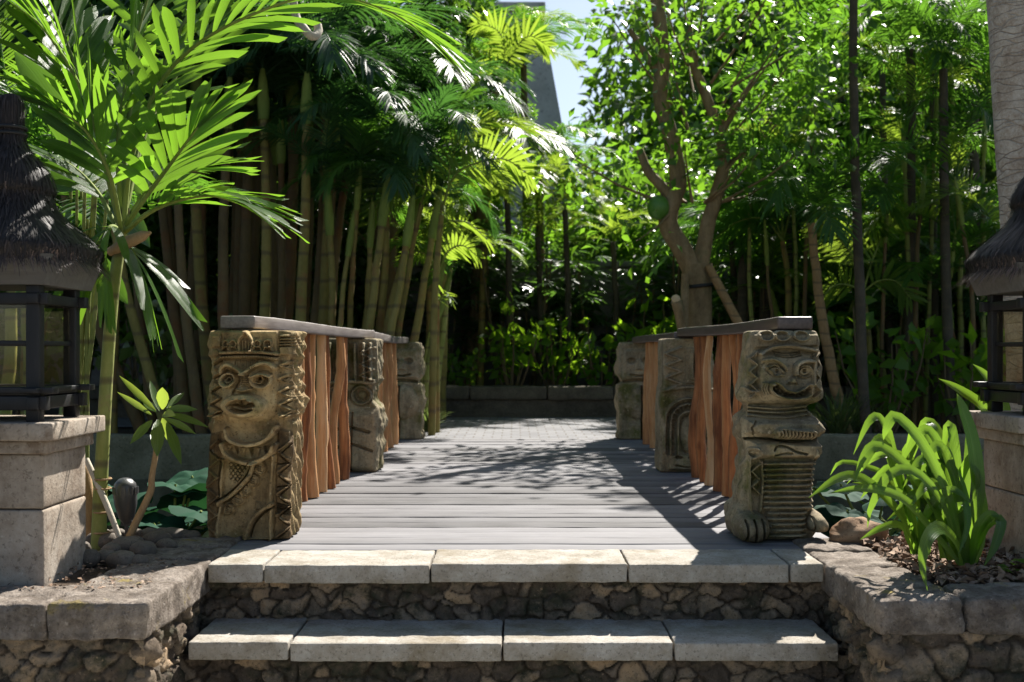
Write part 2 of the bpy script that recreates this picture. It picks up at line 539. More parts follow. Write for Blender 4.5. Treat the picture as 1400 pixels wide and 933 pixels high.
M['trunkdark'] = bark_mat('dark slim trunk', [(0.3, (0.035, 0.03, 0.02)), (0.55, (0.075, 0.062, 0.042)), (0.8, (0.14, 0.115, 0.08))], 1.3, 0.5, 6.0)
M['trunkbrown'] = bark_mat('ochre palm trunk', [(0.3, (0.17, 0.10, 0.04)), (0.55, (0.30, 0.19, 0.085)), (0.8, (0.42, 0.29, 0.15))], 2.2, 0.7, 6.0)
M['bark'] = bark_mat('brown tree bark', [(0.3, (0.10, 0.068, 0.032)), (0.5, (0.22, 0.155, 0.078)), (0.75, (0.36, 0.27, 0.155))], 0, 0, 9.0, (6.0, (0.12, 0.12, 0.05), 0.55, 0.72), 0.9)
M['cocobark'] = bark_mat('pale coconut bark', [(0.28, (0.14, 0.10, 0.07)), (0.42, (0.33, 0.28, 0.22)), (0.58, (0.50, 0.455, 0.39)), (0.8, (0.60, 0.56, 0.50))], 1.7, 0.3, 7.0, (5.0, (0.30, 0.17, 0.085), 0.55, 0.66), 1.0)
def coco_mat():
    t = NT('pale cracked coconut bark')
    v = t.coords(scale=(1, 1, 1))
    f = t.math('ADD', t.math('MULTIPLY', t.noise(v, 8, 6, 0.7), 0.65), t.math('MULTIPLY', t.noise(v, 70, 4, 0.7), 0.35))
    c = t.ramp(f, [(0.3, (0.20, 0.15, 0.105)), (0.44, (0.36, 0.30, 0.235)), (0.56, (0.50, 0.45, 0.375)), (0.75, (0.62, 0.58, 0.51))])
    mp = t.n('ShaderNodeMapping'); mp.inputs['Scale'].default_value = (4, 4, 21)
    nn = t.n('ShaderNodeTexNoise'); nn.inputs['Scale'].default_value = 5; t.l(v, nn.inputs['Vector'])
    vm = t.n('ShaderNodeVectorMath', operation='MULTIPLY_ADD'); vm.inputs[1].default_value = (.12, .12, .12)
    t.l(nn.outputs['Color'], vm.inputs[0]); t.l(v, vm.inputs[2]); t.l(vm.outputs[0], mp.inputs['Vector'])
    vo = t.n('ShaderNodeTexVoronoi', feature='DISTANCE_TO_EDGE'); vo.inputs['Scale'].default_value = 1.0; t.l(mp.outputs[0], vo.inputs['Vector'])
    m = t.ramp(vo.outputs['Distance'], [(0.0, (1, 1, 1)), (0.05, (0, 0, 0))])
    br = t.ramp(t.noise(v, 4.0, 5, 0.7), [(0.46, (0, 0, 0)), (0.58, (1, 1, 1))])
    c = t.mix(t.math('MULTIPLY', t.math('MULTIPLY', m, br), 0.6), c, (0.10, 0.06, 0.035))
    rs = t.ramp(t.noise(v, 5.5, 5, 0.7), [(0.62, (0, 0, 0)), (0.70, (1, 1, 1))])
    c = t.mix(t.math('MULTIPLY', rs, 0.6), c, (0.27, 0.155, 0.08))
    h = t.math('SUBTRACT', t.noise(v, 60, 5, 0.7), t.math('MULTIPLY', m, 0.8))
    return t.done(t.principled(c, 0.9, t.bump(h, 0.9, 0.008), 0.2))
M['cocobark'] = coco_mat()
M['stick'] = bark_mat('brown stick', [(0.3, (0.22, 0.135, 0.065)), (0.55, (0.36, 0.24, 0.125)), (0.8, (0.5, 0.37, 0.22))], 0, 0, 14.0)
M['paletwig'] = bark_mat('pale twig', [(0.3, (0.38, 0.33, 0.25)), (0.8, (0.62, 0.57, 0.47))], 0, 0, 14.0)
M['stem'] = bark_mat('woody stem', [(0.3, (0.11, 0.08, 0.045)), (0.8, (0.22, 0.16, 0.09))], 0, 0, 14.0)
M['broadpalm'] = leaf_mat('broad palm leaf', (0.032, 0.085, 0.015), (0.06, 0.13, 0.02), (0.27, 0.53, 0.035), 0.45, 0.36, 0.4, None, 0.5, 34.0)
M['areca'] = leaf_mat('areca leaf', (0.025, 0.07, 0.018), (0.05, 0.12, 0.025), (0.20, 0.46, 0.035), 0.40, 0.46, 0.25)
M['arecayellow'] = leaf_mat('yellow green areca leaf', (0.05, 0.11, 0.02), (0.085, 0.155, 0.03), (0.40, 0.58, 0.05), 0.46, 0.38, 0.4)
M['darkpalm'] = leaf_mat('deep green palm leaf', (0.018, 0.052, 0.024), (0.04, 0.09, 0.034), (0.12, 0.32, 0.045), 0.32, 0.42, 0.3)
M['fan'] = leaf_mat('lady palm leaf', (0.022, 0.055, 0.02), (0.045, 0.095, 0.028), (0.15, 0.32, 0.04), 0.33, 0.3, 0.55)
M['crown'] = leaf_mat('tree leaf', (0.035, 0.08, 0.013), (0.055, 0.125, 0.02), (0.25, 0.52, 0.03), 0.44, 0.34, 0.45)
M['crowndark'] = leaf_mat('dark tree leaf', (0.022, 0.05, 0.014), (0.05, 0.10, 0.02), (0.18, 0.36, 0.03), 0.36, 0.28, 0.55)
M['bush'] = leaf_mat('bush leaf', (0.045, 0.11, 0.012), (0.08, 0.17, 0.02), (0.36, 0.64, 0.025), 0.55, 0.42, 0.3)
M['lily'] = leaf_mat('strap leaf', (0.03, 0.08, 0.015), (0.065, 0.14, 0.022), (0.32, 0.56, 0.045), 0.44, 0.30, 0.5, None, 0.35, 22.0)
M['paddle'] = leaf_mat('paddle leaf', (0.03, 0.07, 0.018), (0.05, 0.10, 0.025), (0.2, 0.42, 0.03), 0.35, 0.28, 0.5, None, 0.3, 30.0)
M['taro'] = leaf_mat('pond leaf', (0.012, 0.045, 0.028), (0.022, 0.07, 0.04), (0.04, 0.15, 0.04), 0.15, 0.7, 0.06)
M['grass'] = leaf_mat('tuft blade', (0.06, 0.09, 0.03), (0.12, 0.15, 0.06), (0.24, 0.34, 0.07), 0.35, 0.4, 0.4)
M['shrubleaf'] = leaf_mat('planter shrub leaf', (0.06, 0.12, 0.02), (0.10, 0.17, 0.03), (0.42, 0.55, 0.07), 0.40, 0.33, 0.5, None, 0.3, 20.0)
M['roofgrey'] = stone_mat('weathered shingle', [(0.25, (0.38, 0.34, 0.29)), (0.5, (0.54, 0.50, 0.44)), (0.75, (0.64, 0.6, 0.54))], 0.8, 9.0, 0.6, 0.9)
# ------------------------------------------------------------------ the setting
def build_ground():
    xs = [-400, -9, -1.36, 1.36, 9, 400]
    ys = [-300, 4.05, 4.93, 5.32, 11.36, 400]
    def h(i, j):
        if j == 0: return -0.49
        if j == 1: return -0.49 if i == 2 else -0.03
        if j == 2: return -0.10 if i == 2 else -0.03
        if j == 3 and i in (1, 2, 3): return -0.95
        return -0.03
    mb = MB()
    H = [[h(i, j) for j in range(5)] for i in range(5)]
    for i in range(5):
        for j in range(5):
            z = H[i][j]
            mb.add([(xs[i], ys[j], z), (xs[i + 1], ys[j], z), (xs[i + 1], ys[j + 1], z), (xs[i], ys[j + 1], z)], [(0, 1, 2, 3)])
            if i < 4 and H[i + 1][j] != z:
                z2 = H[i + 1][j]
                mb.add([(xs[i + 1], ys[j], z), (xs[i + 1], ys[j + 1], z), (xs[i + 1], ys[j + 1], z2), (xs[i + 1], ys[j], z2)], [(0, 1, 2, 3)])
            if j < 4 and H[i][j + 1] != z:
                z2 = H[i][j + 1]
                mb.add([(xs[i], ys[j + 1], z), (xs[i + 1], ys[j + 1], z), (xs[i + 1], ys[j + 1], z2), (xs[i], ys[j + 1], z2)], [(0, 1, 2, 3)])
    return struct('ground', mb, M['ground'])
build_ground()
mb = MB(); mb.add([(-8.99, 5.33, -0.40), (8.99, 5.33, -0.40), (8.99, 11.35, -0.40), (-8.99, 11.35, -0.40)], [(0, 1, 2, 3)])
struct('pond_water', mb, M['water'])
mb = MB(); mb.add([(-1.9, 11.37, -0.004), (2.0, 11.37, -0.004), (2.0, 15.2, -0.004), (-1.9, 15.2, -0.004)], [(0, 1, 2, 3)])
mb.add([(-9, 13.3, -0.008), (9, 13.3, -0.008), (9, 15.2, -0.008), (-9, 15.2, -0.008)], [(0, 1, 2, 3)])
struct('paved_path', mb, M['paver'])
mb = MB(); mb.add([(-1.9, -30, -0.486), (1.9, -30, -0.486), (1.9, 4.04, -0.486), (-1.9, 4.04, -0.486)], [(0, 1, 2, 3)])
struct('unseen_bounce_paving', mb, M['bounce_court'])  # strip out of view, added to bounce sun onto the statue fronts

def soil_bed(x0, x1, y0, y1, seed):
    nx, ny = 60, 40
    X, Y = np.meshgrid(np.linspace(x0, x1, nx), np.linspace(y0, y1, ny), indexing='ij')
    V = np.stack((X, Y, np.zeros_like(X)), -1).reshape(-1, 3)
    V[:, 2] = -0.018 + 0.018 * nz(V, 7, seed) + 0.01 * nz(V, 25, seed)
    i, j = np.meshgrid(np.arange(nx - 1), np.arange(ny - 1), indexing='ij'); i, j = i.ravel(), j.ravel()
    m = MB(); m.add(V, np.stack((i * ny + j, (i + 1) * ny + j, (i + 1) * ny + j + 1, i * ny + j + 1), 1))
    return m
struct('soil_bed', soil_bed(-4.5, -1.6, 4.12, 5.31, 2), M['soil'], True)
struct('soil_bed', soil_bed(1.6, 4.5, 4.12, 5.31, 5), M['soil'], True)

# far pond edge walls
for x0, x1, lab in ((-8.9, -1.56, 'weathered pond edge wall on the left of the bridge'), (1.62, 8.9, 'weathered pond edge wall on the right of the bridge')):
    m = MB(); rbox(m, (x0, 11.20, -0.6), (x1, 11.42, 0.05), 0.03, 0.12, 0.02, 5, 3.0)
    single('pond_wall', m, M['bankwall'], lab, 'wall')

# planter kerb at the end of the path
k = thing('planter_wall', 'low dark stone planter wall closing the far end of the path', 'wall', (0, 15.3, 0))
m = MB(); box(m, (-6, 15.29, -0.03), (6, 15.6, 0.235)); part('wall_base', m, M['kerb'], k, False)
xs = -6.0
m = MB()
while xs < 6:
    L = random.uniform(0.9, 1.4)
    rbox(m, (xs + 0.005, 15.2, 0.237), (xs + L - 0.005, 15.66, 0.42), 0.03, 0.08, 0.03, 5, xs)
    xs += L
part('coping', m, M['kerb'], k)
m = MB(); box(m, (-6.0, 15.6, -0.03), (6.0, 18.1, 0.3)); struct('planter_soil', m, M['ground'])
w = thing('garden_wall', 'tall grey rendered boundary wall half hidden behind the plants', 'wall', (0, 18.2, 0))
m = MB(); box(m, (-14, 18.12, -0.03), (14, 18.32, 2.3)); part('wall_face', m, M['gardenwall'], w, False)
m = MB(); rbox(m, (-14, 18.06, 2.302), (14, 18.38, 2.40), 0.02, 0.4); part('wall_cap', m, M['gardenwall'], w)

# ------------------------------------------------------------------ rubble panels
def rubble(mb, o, u, v, lu, lv, cell=0.10, depth=0.035, seed=0, res=0.009, flat=1.5):
    r = np.random.default_rng(seed)
    u, v = unit(u), unit(v); n = np.cross(u, v)
    nu, nv = int(lu / res) + 2, int(lv / res) + 2
    A, B = np.meshgrid(np.linspace(0, lu, nu), np.linspace(0, lv, nv), indexing='ij')
    cu, cv = cell * flat, cell / 1.15
    gu, gv = int(lu / cu) + 3, int(lv / cv) + 3
    S = np.array([((i - 1 + 0.5 * (j % 2) + r.uniform(-0.1, 1.0)) * cu, (j - 1 + r.uniform(0.0, 1.0)) * cv) for i in range(gu + 1) for j in range(gv + 1)])
    rv = r.uniform(0, 1, len(S)); rh = r.uniform(0.35, 1.0, len(S)); tl = r.uniform(-0.25, 0.25, (len(S), 2))
    P0 = np.stack((A.ravel(), B.ravel(), np.zeros(A.size)), 1)
    w1 = nz(P0, 9, seed + 1.3) * 0.035 + nz(P0, 28, seed + 2.3) * 0.014; w2 = nz(P0, 9, seed + 7.7) * 0.035 + nz(P0, 28, seed + 9.3) * 0.014
    dU = (A.ravel() + w1)[:, None] - S[None, :, 0]
    dV = ((B.ravel() + w2)[:, None] - S[None, :, 1]) * flat
    D = np.sqrt(dU ** 2 + dV ** 2) - r.uniform(0, 0.35, len(S))[None, :] * cell
    i1 = D.argmin(1); d1 = D[np.arange(len(D)), i1]
    D[np.arange(len(D)), i1] = 9
    d2 = D.min(1)
    e = d2 - d1
    dome = sstep(0.0, cell * 0.24, e)
    off = (P0[:, :2] - S[i1])
    h = depth * dome * (rh[i1] + (off * tl[i1]).sum(1) / cell)
    h += 0.011 * nz(P0, 22, seed) + 0.008 * nz(P0, 50, seed) + 0.005 * nz(P0, 110, seed)
    edge = np.minimum(np.minimum(A, lu - A), np.minimum(B, lv - B)).ravel()
    h = h - depth * 0.3
    V = np.asarray(o, float) + A.ravel()[:, None] * u + B.ravel()[:, None] * v + h[:, None] * n
    i, j = np.meshgrid(np.arange(nu - 1), np.arange(nv - 1), indexing='ij'); i, j = i.ravel(), j.ravel()
    f = np.stack((i * nv + j, (i + 1) * nv + j, (i + 1) * nv + j + 1, i * nv + j + 1), 1)
    att = np.clip(0.08 + sstep(0.02 * cell, 0.2 * cell, e) * (0.12 + 0.85 * rv[i1] ** 1.6), 0, 1)
    mb.add(V, f, att)

# ------------------------------------------------------------------ steps
st = thing('stone_steps', 'two wide pale stone steps leading up to the wooden bridge', 'steps', (0, 4.6, -0.49))
def joints(pxs, Y): return [(p - VX) / F * Y for p in pxs]
def slabs(J, y0, y1, z0, z1, seed):
    for a, b in zip(J[:-1], J[1:]):
        seed += 1.7
        dz = random.uniform(-0.004, 0.003); dy = random.uniform(-0.006, 0.006)
        m = MB(); rbox(m, (a + 0.004, y0 + dy, z0 + dz), (b - 0.004, y1, z1 + dz), 0.007, 0.022, 0.0045, 18, seed)
        part('tread_slab', m, M['slab'], st)
slabs(joints([282, 360, 588, 859, 1080, 1127], 4.63), 4.63, 4.985, -0.078, 0.0, 3.0)
slabs(joints([256, 395, 687, 922, 1148], 4.31), 4.31, 4.73, -0.317, -0.245, 30.0)
m = MB(); rubble(m, (-1.36, 4.70, -0.325), (1, 0, 0), (0, 0, 1), 2.72, 0.255, 0.062, 0.034, 11, res=0.007)
part('riser', m, M['rubble'], st)
m = MB(); rubble(m, (-1.36, 4.375, -0.50), (1, 0, 0), (0, 0, 1), 2.72, 0.19, 0.07, 0.034, 12, res=0.007)
part('riser', m, M['rubble'], st)

# ------------------------------------------------------------------ planter walls
def planter(side, label):
    s = side
    t = thing('retaining_wall', label, 'wall', (s * 2.4, 4.4, -0.49))
    m = MB()
    if s < 0:
        rubble(m, (-4.6, 3.945, -0.50), (1, 0, 0), (0, 0, 1), 3.275, 0.385, 0.075, 0.045, 21)
        rubble(m, (-1.345, 3.93, -0.50), (0, 1, 0), (0, 0, 1), 1.40, 0.385, 0.072, 0.055, 22, flat=1.15)
    else:
        rubble(m, (1.325, 3.975, -0.50), (1, 0, 0), (0, 0, 1), 3.24, 0.385, 0.10, 0.045, 23)
        rubble(m, (1.35, 5.33, -0.50), (0, -1, 0), (0, 0, 1), 1.38, 0.385, 0.072, 0.055, 24, flat=1.15)
    for q_, zz in enumerate((-0.185, -0.29, -0.385, -0.47)):
        stone_blob(m, (s * (1.352 + .01 * (q_ % 2)), 3.985 if s < 0 else 4.0, zz), (.062 - .008 * (q_ % 2), .06 + .01 * (q_ % 2), .052), q_ * 3.3 + s, .3, 20, 13, 0.35 + .15 * q_)
    box(m, (min(s * 1.40, s * 4.6), 4.0, -0.5), (max(s * 1.40, s * 4.6), 5.3, -0.13), 0.12)
    part('rubble_face', m, M['rubble'], t)
    def lump(seed, amp=0.02):
        return lambda V: V + np.stack((nz(V, 3.1, seed) * amp, nz(V, 3.3, seed + 4) * amp, nz(V, 3.5, seed + 9) * amp * 0.8), 1)
    y_front = 3.89 if s < 0 else 3.94
    # side stones then front stones
    cuts = [y_front, 4.72, 5.02, 5.27] if s < 0 else [y_front, 4.55, 4.92, 5.24]
    for k in range(3):
        a, b = cuts[k], cuts[k + 1]
        x0, x1 = (-1.66, -1.305) if s < 0 else (1.31, 1.62)
        z1 = 0.006 if k < 2 else 0.012
        m = MB(); rbox(m, (x0, a + 0.004, -0.128), (x1, b - 0.004, z1), 0.012 if s < 0 else 0.022, 0.014, 0.014, 16, 5 * k + 40 * s, warp=lump(k + s, 0.008))
        part('coping_stone', m, M['coping'], t)
    xs = [1.625, 2.5, 3.4, 4.5] if s > 0 else [1.662, 2.75, 3.6, 4.5]
    for k in range(3):
        a, b = xs[k], xs[k + 1]
        x0, x1 = (a, b) if s > 0 else (-b, -a)
        zz = 0.012 if (s > 0 and k == 0) else 0.0
        m = MB(); rbox(m, (x0 + 0.003, y_front + 0.005, -0.128), (x1 - 0.003, 4.22, zz), 0.012 if s < 0 else 0.035, 0.014, 0.013, 16, 7 * k + 60 * s, warp=lump(k + 3 * s, 0.008))
        part('coping_stone', m, M['coping'], t)
planter(-1, 'left rubble planter wall with lichen spotted coping beside the steps')
planter(1, 'right rubble planter wall with rounded coping stones beside the steps')

# ------------------------------------------------------------------ bridge
br = thing('wooden_footbridge', 'grey plank footbridge with red log balusters and dark handrails', 'bridge', (0, 8.2, 0))
y = 4.992; seed = 0
while y < 11.40:
    wd = random.choice((0.135, 0.15, 0.165, 0.175, 0.19)); seed += 2.3
    y1 = min(y + wd, 11.44)
    dz = random.uniform(-0.004, 0.002)
    gap = random.choice((0.002, 0.003, 0.003, 0.007))
    m = MB(); rbox(m, (-1.50 + random.uniform(-.02, .02), y + gap, -0.045 + dz), (1.52 + random.uniform(-.02, .02), y1 - 0.004, -0.002 + dz), 0.006, 0.12, 0.0035, 5, seed)
    part('plank', m, M['deck'], br)
    y = y1
for x in (-1.3, 0, 1.3):
    m = MB(); box(m, (x - 0.07, 5.0, -0.23), (x + 0.07, 11.4, -0.052)); part('beam', m, M['deck'], br, False)
def rail(x0, y0, x1, y1, z0, z1, seed, mat='rail'):
    """handrail board following a slightly skewed line, inner edge given"""
    L = math.hypot(x1 - x0, y1 - y0)
    ang = math.atan2(x1 - x0, y1 - y0)
    def warp(V):
        t = (V[:, 1] / L)
        out = V.copy()
        out[:, 0] = x0 + V[:, 0] * math.cos(ang) + V[:, 1] * math.sin(ang)
        out[:, 1] = y0 + V[:, 1] * math.cos(ang) - V[:, 0] * math.sin(ang)
        out[:, 2] = V[:, 2] + z0 + (z1 - z0) * t + 0.006 * np.sin(t * 5 + seed)
        return out
    m = MB(); rbox(m, (0, 0, 0), (0.17, L, 0.062), 0.009, 0.06, 0.003, 4, seed, warp=warp)
    part('handrail', m, M[mat], br)
rail(-1.42, 5.28, -1.27, 8.62, 1.004, 1.008, 1, 'rail_sunlit')
rail(-1.27, 8.62, -1.27, 11.40, 0.99, 0.985, 2, 'rail_sunlit')
rail(1.265, 5.28, 1.225, 8.3, 1.004, 1.008, 3)
rail(1.20, 8.3, 1.215, 11.40, 0.992, 0.985, 4)
def log(x, y, seed, r=0.05, side=1):
    rr = np.random.default_rng(int(seed * 10))
    n = 22
    zs = np.linspace(0.0, 1.0, n)
    wx = rr.uniform(-1, 1, 3) * 0.02; wy = rr.uniform(-1, 1, 3) * 0.014
    px = x + wx[0] * np.sin(zs * 3.1 + wx[1] * 99) + wx[2] * np.sin(zs * 7 + wx[0] * 60)
    py = y + wy[0] * np.sin(zs * 3.5 + wy[1] * 99)
    rad = r * (1.12 - 0.28 * zs) * (1 + 0.05 * np.sin(zs * 9 + seed) + 0.035 * np.sin(zs * 23 + seed * 3))
    for _ in range(2):
        k0 = rr.uniform(0.15, 0.85)
        rad = rad * (1 + 0.22 * np.exp(-((zs - k0) / 0.02) ** 2))
    m = MB(); tube(m, np.stack((px, py, zs * 1.006 + 0.0), 1), rad, 14, True, rough=0.14, seed=seed)
    part('baluster', m, M['log'], br)
for q, yy in enumerate((5.84, 6.08, 6.34, 6.6, 6.78, 7.04, 7.22, 7.5, 7.76)):
    log(-1.30 + 0.11 * (yy - 5.3) / 3.3, yy, 3.1 + q * 1.37, 0.026 + 0.005 * (q % 3))
for q, yy in enumerate((8.72, 9.1, 9.5, 9.9, 10.3, 10.7)):
    log(-1.185, yy, 33.1 + q * 1.37, 0.037)
for q, yy in enumerate((5.78, 6.06, 6.34, 6.6, 6.84, 7.08, 7.4, 7.62, 7.86)):
    log(1.34 - 0.04 * (yy - 5.3) / 3.0, yy, 63.1 + q * 1.37, 0.027 + 0.005 * (q % 3))
for q, yy in enumerate((8.7, 9.1, 9.46, 9.9, 10.3, 10.7)):
    log(1.29, yy, 93.1 + q * 1.37, 0.037)

# ------------------------------------------------------------------ carved statues
class Canvas:
    """height field of a carved front, drawn with strokes in photo pixels"""
    def __init__(s, nx, nz_, cx, base, scale):
        s.cx, s.base, s.scale = cx, base, scale
        s.u = np.linspace(-1, 1, nx); s.z = np.linspace(0, 1, nz_)
        s.H = np.zeros((nz_, nx)); s.big = 0.55
    def setx(s, xl, xr):
        # xl, xr per row in metres
        ker = np.exp(-np.linspace(-2, 2, 13) ** 2); ker /= ker.sum()
        xl, xr = (np.convolve(np.pad(a_, 6, mode='edge'), ker, 'valid') for a_ in (xl, xr))
        s.X = (xl + xr)[:, None] / 2 + (xr - xl)[:, None] / 2 * s.u[None, :]
        s.Z = np.broadcast_to(s.z[:, None], s.X.shape)
        s.PX = s.X * s.scale + s.cx; s.PY = s.base - s.Z * s.scale
    def dline(s, pts):
        d = np.full(s.X.shape, 1e9)
        pts = np.asarray(pts, float)
        if len(pts) > 2 and len(pts) < 12: pts = catmull(pts, len(pts) * 5)
        return s.dseg(pts)
    def dseg(s, pts):
        d = np.full(s.X.shape, 1e9)
        for a, b in zip(pts[:-1], pts[1:]):
            ab = b - a; L = (ab ** 2).sum() + 1e-9
            t = np.clip(((s.PX - a[0]) * ab[0] + (s.PY - a[1]) * ab[1]) / L, 0, 1)
            d = np.minimum(d, np.hypot(s.PX - a[0] - t * ab[0], s.PY - a[1] - t * ab[1]))
        return d
    def stroke(s, pts, w, h, curve=True):
        d = s.dline(pts) if curve else s.dseg(np.asarray(pts, float))
        s.H += 1.45 * h * (1 - sstep(w * 0.45, w, d))
    def poly(s, pts, h, soft=2.0):
        pts = np.asarray(pts, float)
        d = s.dseg(np.vstack((pts, pts[:1])))
        ins = np.zeros(s.X.shape, bool)
        j = len(pts) - 1
        for i in range(len(pts)):
            a, b = pts[i], pts[j]
            c = ((a[1] > s.PY) != (b[1] > s.PY)) & (s.PX < (b[0] - a[0]) * (s.PY - a[1]) / (b[1] - a[1] + 1e-9) + a[0])
            ins ^= c; j = i
        sd_ = np.where(ins, -d, d)
        s.H += s.big * h * (1 - sstep(-soft, soft * 0.3, sd_))
    def hatch(s, pts, p, h):
        keep = s.H.copy(); s.H[:] = 0; b_ = s.big; s.big = 1.0; s.poly(pts, 1.0, 1.5); m_ = s.H.copy(); s.big = b_
        g = np.minimum(np.abs(np.sin(np.pi * (s.PX + .8 * s.PY) / p)), np.abs(np.sin(np.pi * (s.PX - .8 * s.PY) / p)))
        s.H = keep + h * m_ * (1 - sstep(0.15, 0.5, g))
    def ell(s, cx, cy, rx, ry, h, soft=0.25, rot=0.0):
        c_, s_ = math.cos(rot), math.sin(rot)
        dx, dy = s.PX - cx, s.PY - cy
        q = np.hypot((dx * c_ + dy * s_) / rx, (-dx * s_ + dy * c_) / ry)
        s.H += h * (1 - sstep(1 - soft, 1 + soft * 0.2, q))
    def dome(s, cx, cy, rx, ry, h):
        q = ((s.PX - cx) / rx) ** 2 + ((s.PY - cy) / ry) ** 2
        s.H += s.big * h * np.sqrt(np.clip(1 - q, 0, 1))
    def ring(s, cx, cy, rx, ry, w, h):
        q = np.abs(np.hypot((s.PX - cx) / rx, (s.PY - cy) / ry) - 1) * min(rx, ry)
        s.H += 1.35 * h * (1 - sstep(w * 0.4, w, q))
    def zig(s, x0, x1, y0, y1, n, w, h):
        pts = [((x0 if i % 2 else x1), y0 + (y1 - y0) * i / n) for i in range(n + 1)]
        s.stroke(pts, w, h, False)

def patina(cv, polys):
    A = np.full(cv.H.shape, 0.5)
    keep = cv.H.copy(); b_ = cv.big; cv.big = 1.0
    for pts, val in polys:
        cv.H[:] = 0; cv.poly(pts, 1.0, 4)
        m_ = np.clip(cv.H, 0, 1); A = A * (1 - m_) + val * m_
    cv.H[:] = keep; cv.big = b_
    return A

def statue_mesh(cv, prof_front, depth, ybase, xc, rough_seed, side_fn=None, nside=26, nback=14, er=0.03, wear=0.006, tone=None):
    """closed carved block: the front follows the canvas, sides and back are plainer"""
    nzr, nx = cv.H.shape
    xl, xr = cv.X[:, 0], cv.X[:, -1]
    z = cv.z
    hs = float(cv.scale)
    rows = []
    edge = sstep(0.0, 0.085, 1 - np.abs(cv.u))[None, :]
    yF = -(cv.H * 2.7 * (0.3 + 0.7 * edge)) - prof_front[:, None]
    # round the vertical corners
    halfw = ((xr - xl) / 2)[:, None]
    ed = (1 - np.abs(cv.u))[None, :] * halfw
    yF = yF + np.where(ed < er, er - np.sqrt(np.maximum(er ** 2 - (er - ed) ** 2, 0)), 0)
    ts = np.linspace(0, 1, nside + 2)[1:-1]
    tb = np.linspace(0, 1, nback + 2)
    nrow = nx + nside + nback + 2 + nside
    V = np.zeros((nzr, nrow, 3))
    V[:, :nx, 0] = cv.X; V[:, :nx, 1] = yF
    def side(x_edge, yf, sgn, flip):
        bul = np.zeros((nzr, nside))
        if side_fn is not None: bul = side_fn(z[:, None], ts[None, :], sgn)
        yy = yf[:, None] + (depth - yf[:, None]) * ts[None, :]
        xx = x_edge[:, None] + sgn * bul - sgn * 0.012 * (2 * ts[None, :] - 1) ** 6
        if flip: return xx[:, ::-1], yy[:, ::-1]
        return xx, yy
    xx, yy = side(xr, yF[:, -1], 1, False)
    V[:, nx:nx + nside, 0] = xx; V[:, nx:nx + nside, 1] = yy
    b0 = nx + nside
    V[:, b0:b0 + nback + 2, 0] = (xr - 0.015)[:, None] + ((xl - xr) + 0.03)[:, None] * tb[None, :]
    V[:, b0:b0 + nback + 2, 1] = depth
    xx, yy = side(xl, yF[:, 0], -1, True)
    V[:, b0 + nback + 2:, 0] = xx; V[:, b0 + nback + 2:, 1] = yy
    V[..., 2] = z[:, None]
    # pull in the top and bottom edges
    e = np.minimum(z, 1 - z); rr = 0.02
    sh = np.where(e < rr, rr - np.sqrt(np.maximum(rr ** 2 - (rr - e) ** 2, 0)), 0)[:, None]
    cxr = ((xl + xr) / 2)[:, None]; cyr = depth / 2
    sx = V[..., 0] - cxr; sy = V[..., 1] - cyr
    V[..., 0] -= sx * sh / 0.2; V[..., 1] -= sy * sh / 0.2
    P = V.reshape(-1, 3)
    n1 = nz(P, 9, rough_seed); n2 = nz(P, 30, rough_seed + 5)
    nrm = np.stack((sx / 0.2, sy / 0.2, 0 * sx), -1).reshape(-1, 3)
    P = P + nrm * (n1 * wear * 1.6 + n2 * wear * 0.7)[:, None]
    P[:, 0] += xc; P[:, 1] += ybase
    mb = MB()
    i, j = np.meshgrid(np.arange(nzr - 1), np.arange(nrow), indexing='ij'); i, j = i.ravel(), j.ravel(); k = (j + 1) % nrow
    TN = np.full((nzr, nrow), 0.5)
    if tone is not None:
        TN[:, :nx] = tone; TN[:, nx:] = 0.45
    mb.add(P, np.stack((i * nrow + j, i * nrow + k, (i + 1) * nrow + k, (i + 1) * nrow + j), 1), TN.ravel())
    for r0, rev in ((0, True), (nzr - 1, False)):
        ring = P[r0 * nrow:(r0 + 1) * nrow]
        c = ring.mean(0); a = np.arange(nrow); b = (a + 1) % nrow
        mb.add(np.vstack((ring, c)), np.stack((np.full(nrow, nrow), b, a) if rev else (np.full(nrow, nrow), a, b), 1))
    return mb

def pl(z, pts):
    """piecewise profile: pts = (photo y, value) from top to bottom, smoothed"""
    zz = np.array([p[0] for p in pts])[::-1]; vv = np.array([p[1] for p in pts])[::-1]
    return np.interp(z, zz, vv)

# --- left front statue: crowned head with bared teeth
def z1(zx): return 270 + zx * 0.1715
def y1(zy): return 425 + zy * 0.1715
def z2(zx): return 270 + zx * 0.1822
def y2(zy): return 580 + zy * 0.1822
S = 286.0
cv = Canvas(190, 420, 341.0, 738.0, S)
py_rows = 738 - cv.z * S
def prof(rows, pts):
    a = np.array(pts, float)
    return np.interp(rows, a[:, 0], a[:, 1])
xl = (prof(py_rows, [(452, 286), (485, 286), (490, 290), (520, 288), (560, 283), (568, 283), (572, 289), (600, 286), (660, 282), (738, 284)]) - 341) / S
xr = (prof(py_rows, [(452, 397), (488, 399), (492, 394), (530, 396), (560, 402), (569, 400), (573, 392), (585, 398), (600, 400), (690, 397), (738, 397)]) - 341) / S
cv.setx(xl, xr)
P1 = lambda pts: [(z1(a), y1(b)) for a, b in pts]
P2 = lambda pts: [(z2(a), y2(b)) for a, b in pts]
